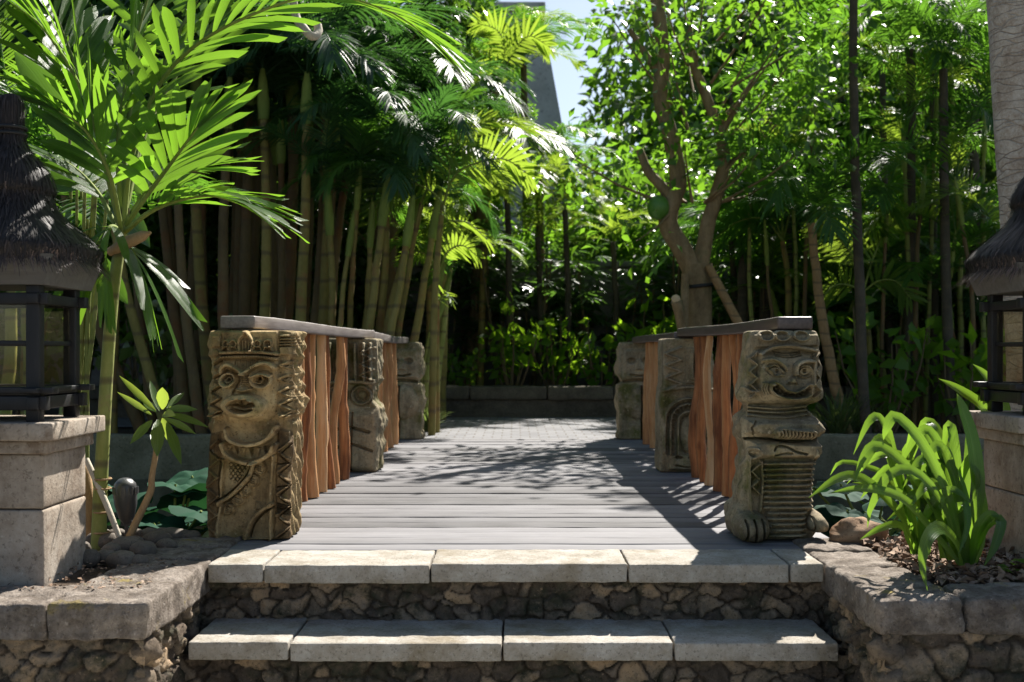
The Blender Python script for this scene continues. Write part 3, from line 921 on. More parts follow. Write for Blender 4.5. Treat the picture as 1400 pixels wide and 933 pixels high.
# large forms
cv.poly(P1([(195, 160), (645, 160), (650, 380), (195, 380)]), 0.012, 2)
cv.poly(P1([(185, 375), (650, 375), (652, 760), (560, 890), (240, 890), (190, 760)]), 0.014, 7)
cv.dome(z1(420), y1(650), 250 * .1715, 330 * .1715, 0.010)
cv.poly(P2([(165, 270), (570, 250), (575, 860), (150, 860)]), -0.012, 2)
cv.poly(P2([(60, 80), (180, 60), (155, 860), (50, 860)]), 0.008, 3)
cv.poly(P2([(600, 30), (745, 60), (700, 860), (580, 860)]), 0.010, 3)
# crown
cv.stroke(P1([(195, 340), (330, 335), (500, 335), (645, 348)]), 3.2, 0.013)
cv.stroke(P1([(195, 372), (330, 366), (500, 366), (635, 382)]), 3.0, 0.013)
cv.stroke(P1([(205, 356), (330, 351), (500, 351), (640, 365)]), 1.6, -0.008)
for q in range(22):
    xx = 205 + q * 20
    cv.stroke(P1([(xx, 352), (xx, 372)]), 0.9, -0.005, False)
cv.stroke(P1([(400, 170), (350, 240), (352, 320)]), 2.4, 0.011)
cv.stroke(P1([(400, 170), (450, 240), (452, 320)]), 2.4, 0.011)
for xx in (375, 400, 425): cv.stroke(P1([(xx, 240), (xx, 320)]), 1.3, 0.007, False)
for xx, rr_ in ((300, 26), (490, 26), (575, 30), (245, 24)):
    cv.ring(z1(xx), y1(265), rr_ * .1715, rr_ * .1715, 1.6, 0.009); cv.dome(z1(xx), y1(265), 2, 2, 0.007)
    cv.stroke(P1([(xx - 35, 320), (xx - 20, 290)]), 1.5, 0.008, False); cv.stroke(P1([(xx + 35, 320), (xx + 20, 290)]), 1.5, 0.008, False)
# head side blocks
cv.poly(P1([(655, 190), (790, 185), (790, 360), (655, 355)]), 0.012, 2)
for yy in (215, 240, 262, 285): cv.stroke(P1([(665, yy), (780, yy - 4)]), 1.5, -0.010, False)
cv.poly(P1([(85, 195), (185, 190), (190, 290), (90, 300)]), 0.010, 2)
cv.dome(z1(130), y1(340), 8, 6, 0.012)
# hair zigzags
for (a, b) in ((85, 185), (660, 778)):
    cv.zig(z1(a), z1(b), y1(385), y1(850), 9, 2.0, 0.008)
    cv.zig(z1(a + 22), z1(b + 18), y1(400), y1(850), 9, 1.3, -0.008)
    cv.stroke(P1([(a - 5, 830), ((a + b) / 2, 842), (b, 838)]), 3.0, 0.014)
# forehead, brows, nose
for q in range(11):
    xx = 315 + q * 17
    cv.stroke(P1([(xx, 392), (xx, 450 + 18 * math.sin(q * .31))]), 1.0, -0.006, False)
cv.stroke(P1([(205, 500), (215, 455), (265, 432), (335, 465), (388, 505)]), 3.2, 0.017)
cv.stroke(P1([(405, 500), (455, 455), (530, 422), (590, 425), (630, 455)]), 3.6, 0.017)
cv.ell(z1(290), y1(520), 85 * .1715, 70 * .1715, -0.016, 0.6)
cv.ell(z1(540), y1(545), 88 * .1715, 70 * .1715, -0.014, 0.6)
cv.poly(P1([(385, 470), (410, 470), (430, 560), (450, 625), (430, 650), (350, 650), (330, 620), (368, 560)]), 0.022, 4)
for yy in range(500, 610, 17): cv.stroke(P1([(375, yy), (420, yy)]), 0.9, -0.006, False)
cv.stroke(P1([(330, 622), (390, 640), (450, 622)]), 2.2, 0.010)
cv.stroke(P1([(300, 660), (330, 600), (345, 560)]), 2.0, -0.008)
# eyes
cv.ring(z1(270), y1(552), 52 * .1715, 52 * .1715, 2.6, 0.021)
cv.dome(z1(270), y1(552), 42 * .1715, 42 * .1715, 0.012)
cv.ring(z1(270), y1(552), 22 * .1715, 22 * .1715, 1.5, 0.009)
cv.ell(z1(268), y1(550), 2.2, 2.2, -0.014)
cv.ring(z1(528), y1(555), 68 * .1715, 55 * .1715, 2.6, 0.019)
cv.dome(z1(525), y1(560), 58 * .1715, 44 * .1715, 0.012)
cv.stroke(P1([(455, 525), (520, 512), (600, 518)]), 2.2, 0.012)
cv.ring(z1(508), y1(548), 30 * .1715, 30 * .1715, 1.6, 0.010)
cv.ell(z1(505), y1(540), 2.6, 2.6, -0.014)
# mouth
cv.ell(z1(395), y1(755), 160 * .1715, 92 * .1715, 0.004, 0.35)
cv.ring(z1(395), y1(755), 134 * .1715, 72 * .1715, 5.0, 0.024)
cv.ell(z1(390), y1(752), 116 * .1715, 52 * .1715, -0.022, 0.14)
for xx, w_, h_ in ((332, 27, 24), (395, 31, 30), (458, 27, 22)): cv.ell(z1(xx), y1(722), w_ * .1715, h_ * .1715, 0.016, 0.2)
cv.stroke(P1([(300, 762), (395, 782), (490, 762)]), 3.0, 0.016)
cv.stroke(P1([(265, 830), (400, 862), (520, 830)]), 2.6, 0.008)
# collar and body panels
cv.stroke(P2([(222, 40), (255, 110), (330, 145), (410, 152), (500, 130), (560, 85), (600, 20)]), 4.0, 0.022)
cv.stroke(P2([(205, 150), (225, 205), (290, 258), (385, 288), (490, 262), (570, 205), (595, 150)]), 4.2, 0.022)
for q in range(7):
    xx = 240 + q * 54; c_ = 30 * math.sin((q + .5) / 7 * math.pi)
    cv.poly(P2([(xx - 22, 145 + c_), (xx + 26, 145 + c_), (xx + 4, 205 + c_ * 1.6)]), -0.022 if q % 2 else 0.014, 1.5)
for q in range(8):
    cv.hatch(P2([(222, 285), (385, 300), (300, 440), (230, 420)]), 6.4, -0.011) if q == 0 else None
sash = [(425, 300), (395, 390), (310, 490), (240, 550), (165, 592)]
cv.stroke(P2(sash), 5.0, 0.012)
cv.stroke(P2([(a + 14, b + 8) for a, b in sash]), 1.6, -0.013)
cv.stroke(P2([(a - 24, b - 16) for a, b in sash]), 1.5, -0.010)
for a, b, rr_ in ((468, 332, 46), (418, 425, 46), (362, 505, 42), (305, 572, 40), (238, 638, 36)):
    cv.dome(z2(a), y2(b), rr_ * .1822, rr_ * .1822, 0.030)
    cv.ring(z2(a), y2(b), rr_ * .1822, rr_ * .1822, 1.3, 0.006)
    for g in (-14, 0, 14): cv.stroke(P2([(a - 20, b + g - 10), (a + 16, b + g * 1.2 + 4)]), 0.9, -0.005, False)
cv.stroke(P2([(370, 850), (395, 760), (430, 700), (490, 640), (568, 595)]), 3.4, 0.012)
cv.stroke(P2([(395, 850), (415, 770), (450, 715), (500, 665), (568, 620)]), 1.6, -0.010)
cv.poly(P2([(430, 580), (470, 590), (480, 640), (430, 650)]), 0.008, 2)
cv.stroke(P2([(190, 270), (175, 600), (158, 850)]), 2.2, 0.010)
cv.stroke(P2([(575, 240), (555, 500), (560, 860)]), 2.6, 0.013)
cv.zig(z2(600), z2(715), y2(120), y2(840), 9, 1.7, 0.006)
cv.zig(z2(615), z2(700), y2(150), y2(850), 9, 1.3, -0.006)
for yy in range(590, 660, 16): cv.stroke(P2([(600, yy), (690, yy + 26)]), 1.2, -0.008, False)
cv.zig(z2(85), z2(160), y2(120), y2(820), 10, 1.6, 0.008)
for yy in (300, 470, 640): cv.stroke(P2([(600, yy), (735, yy - 12)]), 1.3, -0.008, False)
pf = prof(py_rows, [(452, 0.0), (560, 0.006), (575, -0.008), (620, 0.0), (738, 0.012)])
def side_l(z, t, s):
    zz = z * 1.0
    head = sstep(0.60, 0.63, zz)
    a = head * (0.014 + 0.009 * np.sin(zz * 95 + t * 9) * np.sin(t * 9) + 0.009 * np.cos(t * 14))
    sh = np.exp(-((zz - 0.555) / 0.035) ** 2) * 0.03 * (1 - t)
    b = (1 - head) * (0.006 * np.sin(zz * 60 + t * 20) - 0.012 * np.exp(-((t - 0.45) / 0.12) ** 2))
    return a + sh + b
t1 = thing('tiki_statue', 'carved tiki post with crown and bared teeth at the front left of the bridge', 'statue', (-1.27, 5.42, 0), 'carved stone posts along the bridge')
part('carved_block', statue_mesh(cv, pf, 0.28, 5.25, (341 - VX) / F * 5.245, 3.3, side_l, tone=patina(cv, [(P1([(60, 150), (800, 150), (800, 380), (60, 380)]), 0.42), (P1([(190, 380), (650, 380), (640, 760), (560, 890), (240, 890), (195, 760)]), 0.62), (P2([(60, 60), (185, 60), (155, 860), (50, 860)]), 0.18), (P2([(585, 30), (745, 60), (700, 860), (570, 860)]), 0.22), (P2([(215, 30), (600, 20), (590, 200), (390, 290), (220, 210)]), 0.6), (P2([(230, 270), (500, 290), (460, 480), (330, 560), (200, 560)]), 0.6)])), M['tiki'], t1)

# --- right front statue: grinning head with folded arms
def a1(zx): return 990 + zx * 0.1715
def a2(zx): return 990 + zx * 0.1822
cx0 = 1066.0
cv = Canvas(200, 420, cx0, 738.0, S)
xl = (prof(py_rows, [(456, 1029), (480, 1026), (520, 1020), (542, 1016), (548, 1017), (553, 1026), (566, 1024), (574, 1018), (590, 1016), (600, 1018), (606, 1022), (628, 1022), (634, 1019), (690, 1014), (698, 1006), (715, 1001), (738, 1008)]) - cx0) / S
xr = (prof(py_rows, [(456, 1119), (466, 1121), (500, 1124), (546, 1127), (550, 1122), (555, 1107), (562, 1107), (570, 1118), (580, 1127), (592, 1129), (600, 1122), (606, 1122), (616, 1126), (628, 1120), (634, 1114), (695, 1112), (702, 1122), (712, 1128), (722, 1126), (730, 1116), (738, 1112)]) - cx0) / S
cv.setx(xl, xr)
Q1 = lambda pts: [(a1(a), y1(b)) for a, b in pts]
Q2 = lambda pts: [(a2(a), y2(b)) for a, b in pts]
cv.poly(Q1([(262, 330), (705, 330), (710, 620), (690, 705), (520, 735), (300, 700), (265, 610)]), 0.020, 6)
cv.dome(a1(490), y1(560), 240 * .1715, 230 * .1715, 0.024)
cv.poly(Q1([(215, 185), (770, 185), (775, 285), (240, 300)]), 0.016, 3)
cv.poly(Q1([(200, 740), (690, 740), (690, 850), (200, 850)]), -0.024, 3)
# folded arms
cv.poly(Q2([(160, -40), (300, -50), (700, -50), (770, 20), (765, 80), (640, 122), (250, 110), (165, 70)]), 0.06, 9)
cv.poly(Q2([(190, 125), (300, 112), (740, 130), (748, 230), (690, 262), (260, 262), (200, 210)]), 0.05, 7)
# feet and skirt
cv.dome(a2(195), y2(770), 140 * .1822, 120 * .1822, 0.11)
cv.dome(a2(120), y2(740), 70 * .1822, 90 * .1822, 0.02)
cv.dome(a2(690), y2(730), 80 * .1822, 78 * .1822, 0.10)
for xx in (130, 190, 250): cv.stroke(Q2([(xx, 700), (xx + 6, 840)]), 2.0, -0.014, False)
cv.stroke(Q2([(640, 690), (655, 790)]), 1.8, -0.010, False)
cv.poly(Q2([(290, 260), (680, 260), (670, 640), (600, 700), (580, 850), (350, 850), (330, 660)]), 0.014, 5)
for q in range(14):
    yy = 292 + q * 41
    cv.stroke(Q2([(295 + (30 if yy > 640 else 0), yy + 6), (420, yy), (560, yy), (670 - (70 if yy > 640 else 0), yy - 5)]), 2.3, 0.011)
# side strap
cv.stroke(Q2([(190, 260), (185, 420), (200, 650)]), 2.0, 0.012)
cv.stroke(Q2([(275, 280), (285, 430), (265, 650)]), 2.0, 0.012)
cv.zig(a2(200), a2(262), y2(300), y2(520), 4, 1.8, 0.012)
cv.poly(Q2([(205, 420), (250, 400), (262, 490), (205, 500)]), 0.010, 1.5)
cv.ring(a2(215), y2(215), 36 * .1822, 40 * .1822, 2.0, 0.014); cv.dome(a2(210), y2(212), 3, 3, 0.010)
cv.ring(a2(670), y2(330), 18 * .1822, 110 * .1822, 1.5, 0.008)
# fingers
for q in range(11):
    xx = 365 + q * 26
    cv.stroke(Q2([(xx, 42), (xx + 8, 72), (xx + 2, 104)]), 2.0, 0.013)
cv.stroke(Q2([(350, 60), (380, 30), (470, 32), (620, 48), (650, 80)]), 2.0, 0.010)
cv.stroke(Q2([(360, 190), (385, 160), (450, 165), (520, 200), (600, 220)]), 1.8, -0.011)
cv.stroke(Q2([(370, 230), (440, 215), (490, 215)]), 1.8, -0.010)
cv.stroke(Q2([(160, 115), (300, 108), (520, 130), (750, 110)]), 2.4, -0.018)
cv.stroke(Q2([(230, -20), (200, 20), (215, 70)]), 1.8, -0.010)
# neck folds
for yy in (770, 800, 832): cv.stroke(Q1([(200, yy), (440, yy + 16), (690, yy - 4)]), 2.0, 0.011)
# cap and brow
for xx in (330, 455, 610): cv.ring(a1(xx), y1(200), 56 * .1715, 40 * .1715, 1.7, 0.010)
cv.stroke(Q1([(280, 345), (370, 300), (500, 288), (620, 300), (720, 320)]), 3.0, 0.016)
for yy in (335, 352, 369): cv.stroke(Q1([(400, yy - 8), (470, yy + 4), (540, yy + 2), (610, yy - 12)]), 1.1, -0.007)
cv.stroke(Q1([(300, 395), (370, 385), (440, 425), (470, 470)]), 2.4, 0.012)
cv.stroke(Q1([(540, 500), (545, 440), (600, 405), (690, 405), (700, 450), (692, 570)]), 3.4, 0.017)
# eyes
cv.ell(a1(395), y1(475), 80 * .1715, 52 * .1715, -0.016, 0.6, 0.28)
cv.ell(a1(398), y1(480), 60 * .1715, 32 * .1715, 0.014, 0.3, 0.28)
cv.stroke(Q1([(330, 452), (400, 438), (458, 500)]), 1.7, 0.010); cv.stroke(Q1([(335, 465), (380, 512), (455, 512)]), 1.7, 0.010)
cv.ell(a1(405), y1(480), 2.7, 2.7, -0.012)
cv.ell(a1(620), y1(490), 72 * .1715, 56 * .1715, -0.015, 0.6)
cv.ell(a1(625), y1(482), 52 * .1715, 36 * .1715, 0.014, 0.3, -0.2)
cv.ring(a1(622), y1(482), 56 * .1715, 42 * .1715, 1.5, 0.009)
cv.ell(a1(622), y1(480), 2.7, 2.7, -0.013)
# nose
cv.poly(Q1([(512, 520), (540, 528), (565, 585), (465, 585)]), 0.03, 3)
cv.ell(a1(492), y1(574), 2.0, 1.8, -0.013); cv.ell(a1(540), y1(574), 2.0, 1.8, -0.013)
# grin
up = [(345, 585), (375, 572), (410, 590), (450, 630), (530, 652), (600, 622), (640, 590), (668, 588)]
lo = [(345, 585), (348, 630), (385, 665), (450, 690), (530, 698), (620, 690), (662, 660), (668, 588)]
cv.poly(Q1(up + lo[::-1]), -0.020, 1.6)
cv.stroke(Q1(up), 2.6, 0.016); cv.stroke(Q1(lo), 2.6, 0.016)
cv.poly(Q1([(362, 600), (405, 605), (450, 645), (530, 668), (610, 640), (655, 605), (650, 650), (530, 685), (440, 675), (370, 640)]), 0.013, 1.2)
cv.stroke(Q1([(355, 612), (430, 655), (530, 676), (620, 655), (660, 615)]), 1.2, -0.008)
for xx, yy in ((385, 625), (412, 640), (440, 655), (475, 665), (510, 672), (545, 672), (580, 662), (612, 648), (640, 630)):
    cv.stroke(Q1([(xx, yy - 22), (xx + 2, yy + 22)]), 1.1, -0.010, False)
for q in range(3):
    cv.stroke(Q1([(325 - q * 16, 575), (315 - q * 16, 620), (335 - q * 16, 670)]), 1.3, 0.008)
    cv.stroke(Q1([(690 + q * 9, 600), (692 + q * 9, 650)]), 1.2, 0.006, False)
# head side panels
cv.zig(a1(205), a1(258), y1(330), y1(690), 7, 1.6, 0.011)
cv.zig(a1(712), a1(765), y1(330), y1(690), 7, 1.4, 0.010)
cv.stroke(Q1([(160, 610), (205, 640), (258, 640)]), 2.0, 0.012)
pf = prof(py_rows, [(456, 0.0), (548, 0.010), (553, -0.02), (565, -0.02), (575, 0.0), (634, 0.0), (640, -0.012), (700, 0.0), (738, 0.02)])
def side_r(z, t, s):
    return 0.006 * np.sin(z * 55 + t * 8) - 0.03 * np.exp(-((z - 0.62) / 0.02) ** 2) * t + 0.012 * np.cos(t * 3.1) * sstep(0.63, 0.66, z)
t2 = thing('tiki_statue', 'carved tiki post grinning with folded arms at the front right of the bridge', 'statue', (1.27, 5.42, 0), 'carved stone posts along the bridge')
part('carved_block', statue_mesh(cv, pf, 0.27, 5.26, (cx0 - VX) / F * 5.245, 8.3, side_r, tone=patina(cv, [(Q1([(200, 180), (780, 180), (780, 330), (200, 330)]), 0.4), (Q1([(150, 330), (262, 330), (262, 700), (150, 700)]), 0.3), (Q1([(300, 560), (420, 680), (690, 690), (690, 735), (300, 710)]), 0.78), (Q1([(530, 400), (700, 400), (700, 520), (540, 520)]), 0.72), (Q2([(160, -40), (770, -40), (770, 80), (160, 80)]), 0.42), (Q2([(190, 125), (740, 130), (690, 262), (200, 250)]), 0.62), (Q2([(290, 480), (680, 480), (600, 700), (330, 700)]), 0.38), (Q2([(60, 640), (340, 640), (340, 870), (60, 870)]), 0.3)])), M['tiki_grey'], t2)

# --- middle and far statues: units are photo pixels of a 286 px tall block
def plain_canvas(xl_pts, xr_pts):
    c = Canvas(110, 260, 0.0, 286.0, 286.0)
    rows = 286.0 - c.z * 286.0
    c.setx(prof(rows, xl_pts) / 286.0, prof(rows, xr_pts) / 286.0)
    return c, rows
# middle left: tall cap, round eye in a hollow, hunched shoulder
cv, rows = plain_canvas([(0, -58), (286, -60)], [(0, 55), (90, 58), (100, 48), (135, 46), (150, 60), (175, 66), (210, 60), (225, 62), (286, 56)])
for xx in (-44, -26, -8, 10, 28, 42): cv.stroke([(xx, 12), (xx + 2, 88)], 4.0, 0.018, False)
cv.zig(20, 50, 20, 90, 6, 3, 0.012)
cv.stroke([(-58, 96), (0, 92), (56, 97)], 5, 0.016)
for xx in (-30, 22):
    cv.ell(xx, 122, 25, 25, -0.022, 0.4); cv.ring(xx, 122, 19, 18, 3.5, 0.018); cv.dome(xx, 122, 10, 10, 0.02)
cv.poly([(-50, 155), (60, 150), (64, 200), (58, 285), (-56, 285)], 0.035, 14)
cv.stroke([(-52, 205), (-10, 190), (40, 200)], 4, -0.016); cv.stroke([(-46, 240), (0, 226), (46, 240)], 3.5, -0.012)
cv.stroke([(4, 160), (0, 285)], 3, -0.012)
t = thing('tiki_statue', 'mossy tiki post with round goggle eye halfway along the left railing', 'statue', (-1.22, 8.38, 0), 'carved stone posts along the bridge')
part('carved_block', statue_mesh(cv, 0 * cv.z, 0.36, 8.20, -1.225, 12.2, lambda z, t_, s: 0.012 * np.sin(z * 40 + t_ * 7) * np.sin(t_ * 8)), M['tiki_grey'], t)
# middle right: square spiral above an arch of rays, face at the foot
cv, rows = plain_canvas([(0, -52), (95, -52), (110, -56), (286, -60)], [(0, 56), (286, 60)])
cv.poly([(-5, 20), (50, 20), (52, 98), (-5, 98)], 0.014, 3)
for q, a in enumerate((4, 13, 22)):
    cv.stroke([(4 + a, 26 + a * .6), (4 + a, 90 - a), (46 - a * .5, 90 - a), (46 - a * .5, 30 + a)], 2.6, 0.014, False)
cv.zig(-48, -14, 20, 110, 7, 3.0, 0.010)
cv.stroke([(-54, 112), (0, 104), (56, 110)], 4, 0.014)
for rr_ in (50, 38, 22): cv.stroke([(-rr_, 245), (-rr_, 178), (-rr_ * .7, 178 - rr_ * .72), (0, 178 - rr_), (rr_ * .7, 178 - rr_ * .72), (rr_, 178), (rr_, 245)], 3.0, 0.018)
for q in range(9):
    an = math.pi * (q + .5) / 9
    cv.stroke([(math.cos(an) * 26, 176 - math.sin(an) * 26), (math.cos(an) * 36, 176 - math.sin(an) * 36)], 2.0, 0.010, False)
for q in range(5): cv.stroke([(24, 185 + q * 13), (37, 182 + q * 13)], 1.8, 0.010, False)
cv.dome(0, 205, 18, 40, 0.03)
cv.poly([(-45, 246), (48, 246), (44, 282), (-42, 282)], 0.03, 6)
for xx in (-20, 8): cv.ell(xx, 254, 9, 4, -0.022, 0.4)
cv.stroke([(-26, 271), (0, 275), (24, 271)], 2.4, -0.014)
t = thing('tiki_statue', 'mossy tiki post carved with a rayed arch halfway along the right railing', 'statue', (1.29, 8.38, 0), 'carved stone posts along the bridge')
part('carved_block', statue_mesh(cv, 0 * cv.z, 0.36, 8.20, 1.29, 14.2), M['tiki_grey'], t)
# far pair: weathered blocks, notched at the neck
for sx, lab, xc in ((-1, 'worn pale tiki post at the far left end of the bridge', -1.16), (1, 'worn pale tiki post at the far right end of the bridge', 1.27)):
    inn = [(0, 50), (20, 56), (95, 62), (112, 48), (118, 44), (126, 56), (170, 64), (200, 58), (262, 56), (270, 62), (286, 60)]
    out = [(0, -58), (286, -58)]
    if sx < 0: cv, rows = plain_canvas(out, inn)
    else: cv, rows = plain_canvas([(a, -b) for a, b in inn], [(a, -b) for a, b in out])
    cv.poly([(-45, 20), (45, 20), (48, 108), (-46, 108)], 0.018, 8)
    cv.stroke([(-50, 116), (0, 112), (50, 117)], 5, -0.022)
    cv.dome(0, 175, 48, 52, 0.05); cv.stroke([(8 * sx, 130), (10 * sx, 286)], 4, -0.02, False)
    for xx in (-22, 20): cv.ell(xx, 55, 14, 10, -0.02, 0.5)
    cv.poly([(-6, 50), (6, 50), (12, 82), (-12, 82)], 0.025, 4)
    cv.stroke([(-24, 95), (0, 99), (24, 95)], 3.5, -0.016)
    t = thing('tiki_statue', lab, 'statue', (xc, 11.45, 0), 'carved stone posts along the bridge')
    part('carved_block', statue_mesh(cv, 0 * cv.z, 0.34, 11.27, xc, 17.2 + sx, lambda z, t_, s: 0.012 * np.sin(z * 33 + t_ * 7) * np.sin(t_ * 6)), M['tiki_grey'], t)

# ------------------------------------------------------------------ lantern shrines on pedestals
def pedestal(cx, cy, label):
    t = thing('stone_pedestal', label, 'pedestal', (cx, cy, 0.0))
    m = MB(); rbox(m, (cx - 0.215, cy - 0.215, -0.03), (cx + 0.215, cy + 0.215, 0.285), 0.012, 0.04, 0.003, 6, cx); part('lower_block', m, M['plinth'], t)
    m = MB(); rbox(m, (cx - 0.213, cy - 0.213, 0.288), (cx + 0.213, cy + 0.213, 0.50), 0.010, 0.04, 0.003, 6, cx + 3); part('upper_block', m, M['plinth'], t)
    m = MB(); rbox(m, (cx - 0.238, cy - 0.238, 0.502), (cx + 0.238, cy + 0.238, 0.553), 0.008, 0.04, 0.002, 6, cx + 5); part('moulding', m, M['plinth'], t)
    m = MB(); rbox(m, (cx - 0.275, cy - 0.275, 0.555), (cx + 0.275, cy + 0.275, 0.625), 0.008, 0.04, 0.003, 6, cx + 7); part('cap', m, M['plinth'], t)
    return t

def lantern(cx, cy, label, seed):
    t = thing('garden_lantern', label, 'lantern', (cx, cy, 0.626))
    z0 = 0.626; h = 0.175
    W_ = M['blackwood']
    def bx(name, lo, hi, mat=W_):
        m = MB(); rbox(m, (cx + lo[0], cy + lo[1], z0 + lo[2]), (cx + hi[0], cy + hi[1], z0 + hi[2]), 0.004, 0.1, 0.0); return part(name, m, mat, t)
    for sx in (-1, 1):
        for sy in (-1, 1):
            bx('post', (sx * h - 0.026, sy * h - 0.026, 0.0), (sx * h + 0.026, sy * h + 0.026, 0.60))
    # feet level board, floor board, top rails, with projecting ends
    for zlo, zhi, ext, th in ((0.045, 0.10, 0.055, 0.022), (0.11, 0.135, 0.085, 0.03), (0.455, 0.50, 0.06, 0.022)):
        for s in (-1, 1):
            bx('rail', (-h - ext, s * (h + 0.012) - th, zlo), (h + ext, s * (h + 0.012) + th, zhi))
            bx('rail', (s * (h + 0.012) - th, -h - ext, zlo + 0.003), (s * (h + 0.012) + th, h + ext, zhi - 0.003))
    bx('floor_board', (-h - 0.03, -h - 0.03, 0.102), (h + 0.03, h + 0.03, 0.128))
    for s in (-1, 1):
        bx('glazing_bar', (-h + 0.027, s * h - 0.01, 0.295), (h - 0.027, s * h + 0.01, 0.315))
        bx('glazing_bar', (s * h - 0.01, -h + 0.027, 0.296), (s * h + 0.01, h - 0.027, 0.314))
        m = MB(); box(m, (cx - h + 0.028, cy + s * h - 0.002, z0 + 0.136), (cx + h - 0.028, cy + s * h + 0.002, z0 + 0.454)); part('glass_pane', m, M['glass'], t, False)
        m = MB(); box(m, (cx + s * h - 0.002, cy - h + 0.028, z0 + 0.137), (cx + s * h + 0.002, cy + h - 0.028, z0 + 0.453)); part('glass_pane', m, M['glass'], t, False)
    # flared fascia under the thatch
    m = MB()
    a, b = 0.235, 0.272
    zb, zt = z0 + 0.53, z0 + 0.645
    for k in range(4):
        c0, c1 = [(-1, -1), (1, -1), (1, 1), (-1, 1)][k], [(1, -1), (1, 1), (-1, 1), (-1, -1)][k]
        m.add([(cx + c0[0] * a, cy + c0[1] * a, zb), (cx + c1[0] * a, cy + c1[1] * a, zb), (cx + c1[0] * b, cy + c1[1] * b, zt), (cx + c0[0] * b, cy + c0[1] * b, zt)], [(0, 1, 2, 3)])
    m.add([(cx - a, cy - a, zb), (cx + a, cy - a, zb), (cx + a, cy + a, zb), (cx - a, cy + a, zb)], [(3, 2, 1, 0)])
    part('fascia', m, M['fascia'], t, False)
    # thatch: bell shaped roof with a bound spire
    prof_ = [(0.365, 0.555), (0.385, 0.60), (0.36, 0.635), (0.315, 0.675), (0.25, 0.725), (0.205, 0.765), (0.185, 0.80), (0.175, 0.83), (0.19, 0.845), (0.175, 0.90), (0.14, 0.955), (0.10, 0.995), (0.072, 1.02), (0.058, 1.06), (0.05, 1.12), (0.055, 1.19), (0.045, 1.23)]
    prof_ = catmull(np.array(prof_) * (0.87, 1.0) + (0, 0.075), 60)
    rr = np.random.default_rng(seed)
    def surf(u, ang, lift=0.0):
        i = np.clip(u, 0, 1) * (len(prof_) - 1); k = np.minimum(i.astype(int), len(prof_) - 2); f = i - k
        r_ = prof_[k, 0] * (1 - f) + prof_[k + 1, 0] * f
        z_ = prof_[k, 1] * (1 - f) + prof_[k + 1, 1] * f
        e = 2 + 1.6 * np.clip((r_ - 0.12) / 0.2, 0, 1)
        q = (np.abs(np.cos(ang)) ** e + np.abs(np.sin(ang)) ** e) ** (-1 / e)
        r2 = (r_ * q * (1 - 0.07 * (q > 1) * (q - 1) / .2)) + lift
        return np.stack((cx + r2 * np.cos(ang), cy + r2 * np.sin(ang), z0 + z_ + lift * 0.3), -1)
    m = MB()
    U, A = np.meshgrid(np.linspace(0, 1, 46), np.linspace(0, 2 * np.pi, 64, endpoint=False), indexing='ij')
    V = surf(U.ravel(), A.ravel())
    V += (nz(V, 18, seed) * 0.008)[:, None]
    i, j = np.meshgrid(np.arange(45), np.arange(64), indexing='ij'); i, j = i.ravel(), j.ravel(); k = (j + 1) % 64
    m.add(V, np.stack((i * 64 + j, i * 64 + k, (i + 1) * 64 + k, (i + 1) * 64 + j), 1), 0.3)
    # underside
    ring = V[:64]
    m.add(np.vstack((ring, (cx, cy, z0 + 0.665))), np.stack((np.full(64, 64), (np.arange(64) + 1) % 64, np.arange(64)), 1), 0.2)
    # fibres lying down the slope
    n = 5200
    u0 = np.concatenate((rr.uniform(0.0, 1.0, n - 1400), rr.uniform(-0.0, 0.10, 1400)))
    an = rr.uniform(0, 2 * np.pi, n); ln = rr.uniform(0.05, 0.14, n); dr = rr.normal(0, 0.05, n)
    lift0 = rr.uniform(0.001, 0.006, n); lift1 = rr.uniform(0.003, 0.016, n)
    wd = rr.uniform(0.0012, 0.003, n)
    pts = []
    for f, lf in ((0, lift0), (0.5, (lift0 + lift1) / 2), (1, lift1)):
        pts.append(surf(u0 - ln * f, an + dr * f, lf))
    over = np.maximum(0, ln - u0)             # strands past the eave hang free
    d = np.stack((np.cos(an), np.sin(an), -1.1 + 0 * an), -1) * (over * 0.55)[:, None]
    pts[2] = pts[2] + d + rr.normal(0, 0.006, (n, 3)) * (over > 0)[:, None]
    tang = np.stack((-np.sin(an), np.cos(an), 0 * an), -1)
    V = np.stack([p + s * tang * (wd * ww)[:, None] for p, ww in zip(pts, (1, 1, 0.3)) for s in (-1, 1)], 1)  # n,6,3
    idx = np.arange(n)[:, None] * 6
    fc = np.concatenate((idx + np.array([[0, 1, 3, 2]]), idx + np.array([[2, 3, 5, 4]])))
    shade = np.repeat(np.clip(rr.normal(0.5, 0.2, n) + 0.45 * (u0 < 0.05), 0, 1), 6)
    m.add(V.reshape(-1, 3), fc, shade)
    part('thatch_roof', m, M['thatch'], t)
    m = MB()
    for zz in (1.15, 1.175): 
        aa = np.linspace(0, 2 * np.pi, 25)
        tube(m, np.stack((cx + 0.058 * np.cos(aa), cy + 0.058 * np.sin(aa), 0 * aa + z0 + zz), 1), 0.008, 6, False)
    part('binding', m, M['strap'], t)
    return t
pedestal(-2.04, 4.46, 'sunlit square stone pedestal standing on the left planter wall')
lantern(-2.04, 4.44, 'black wooden lantern with thatched bell roof on the left pedestal', 5)
pedestal(2.37, 4.84, 'square stone pedestal behind the strap leaved lily on the right')
lantern(2.37, 4.84, 'black wooden lantern with thatched roof in front of the coconut trunk', 9)
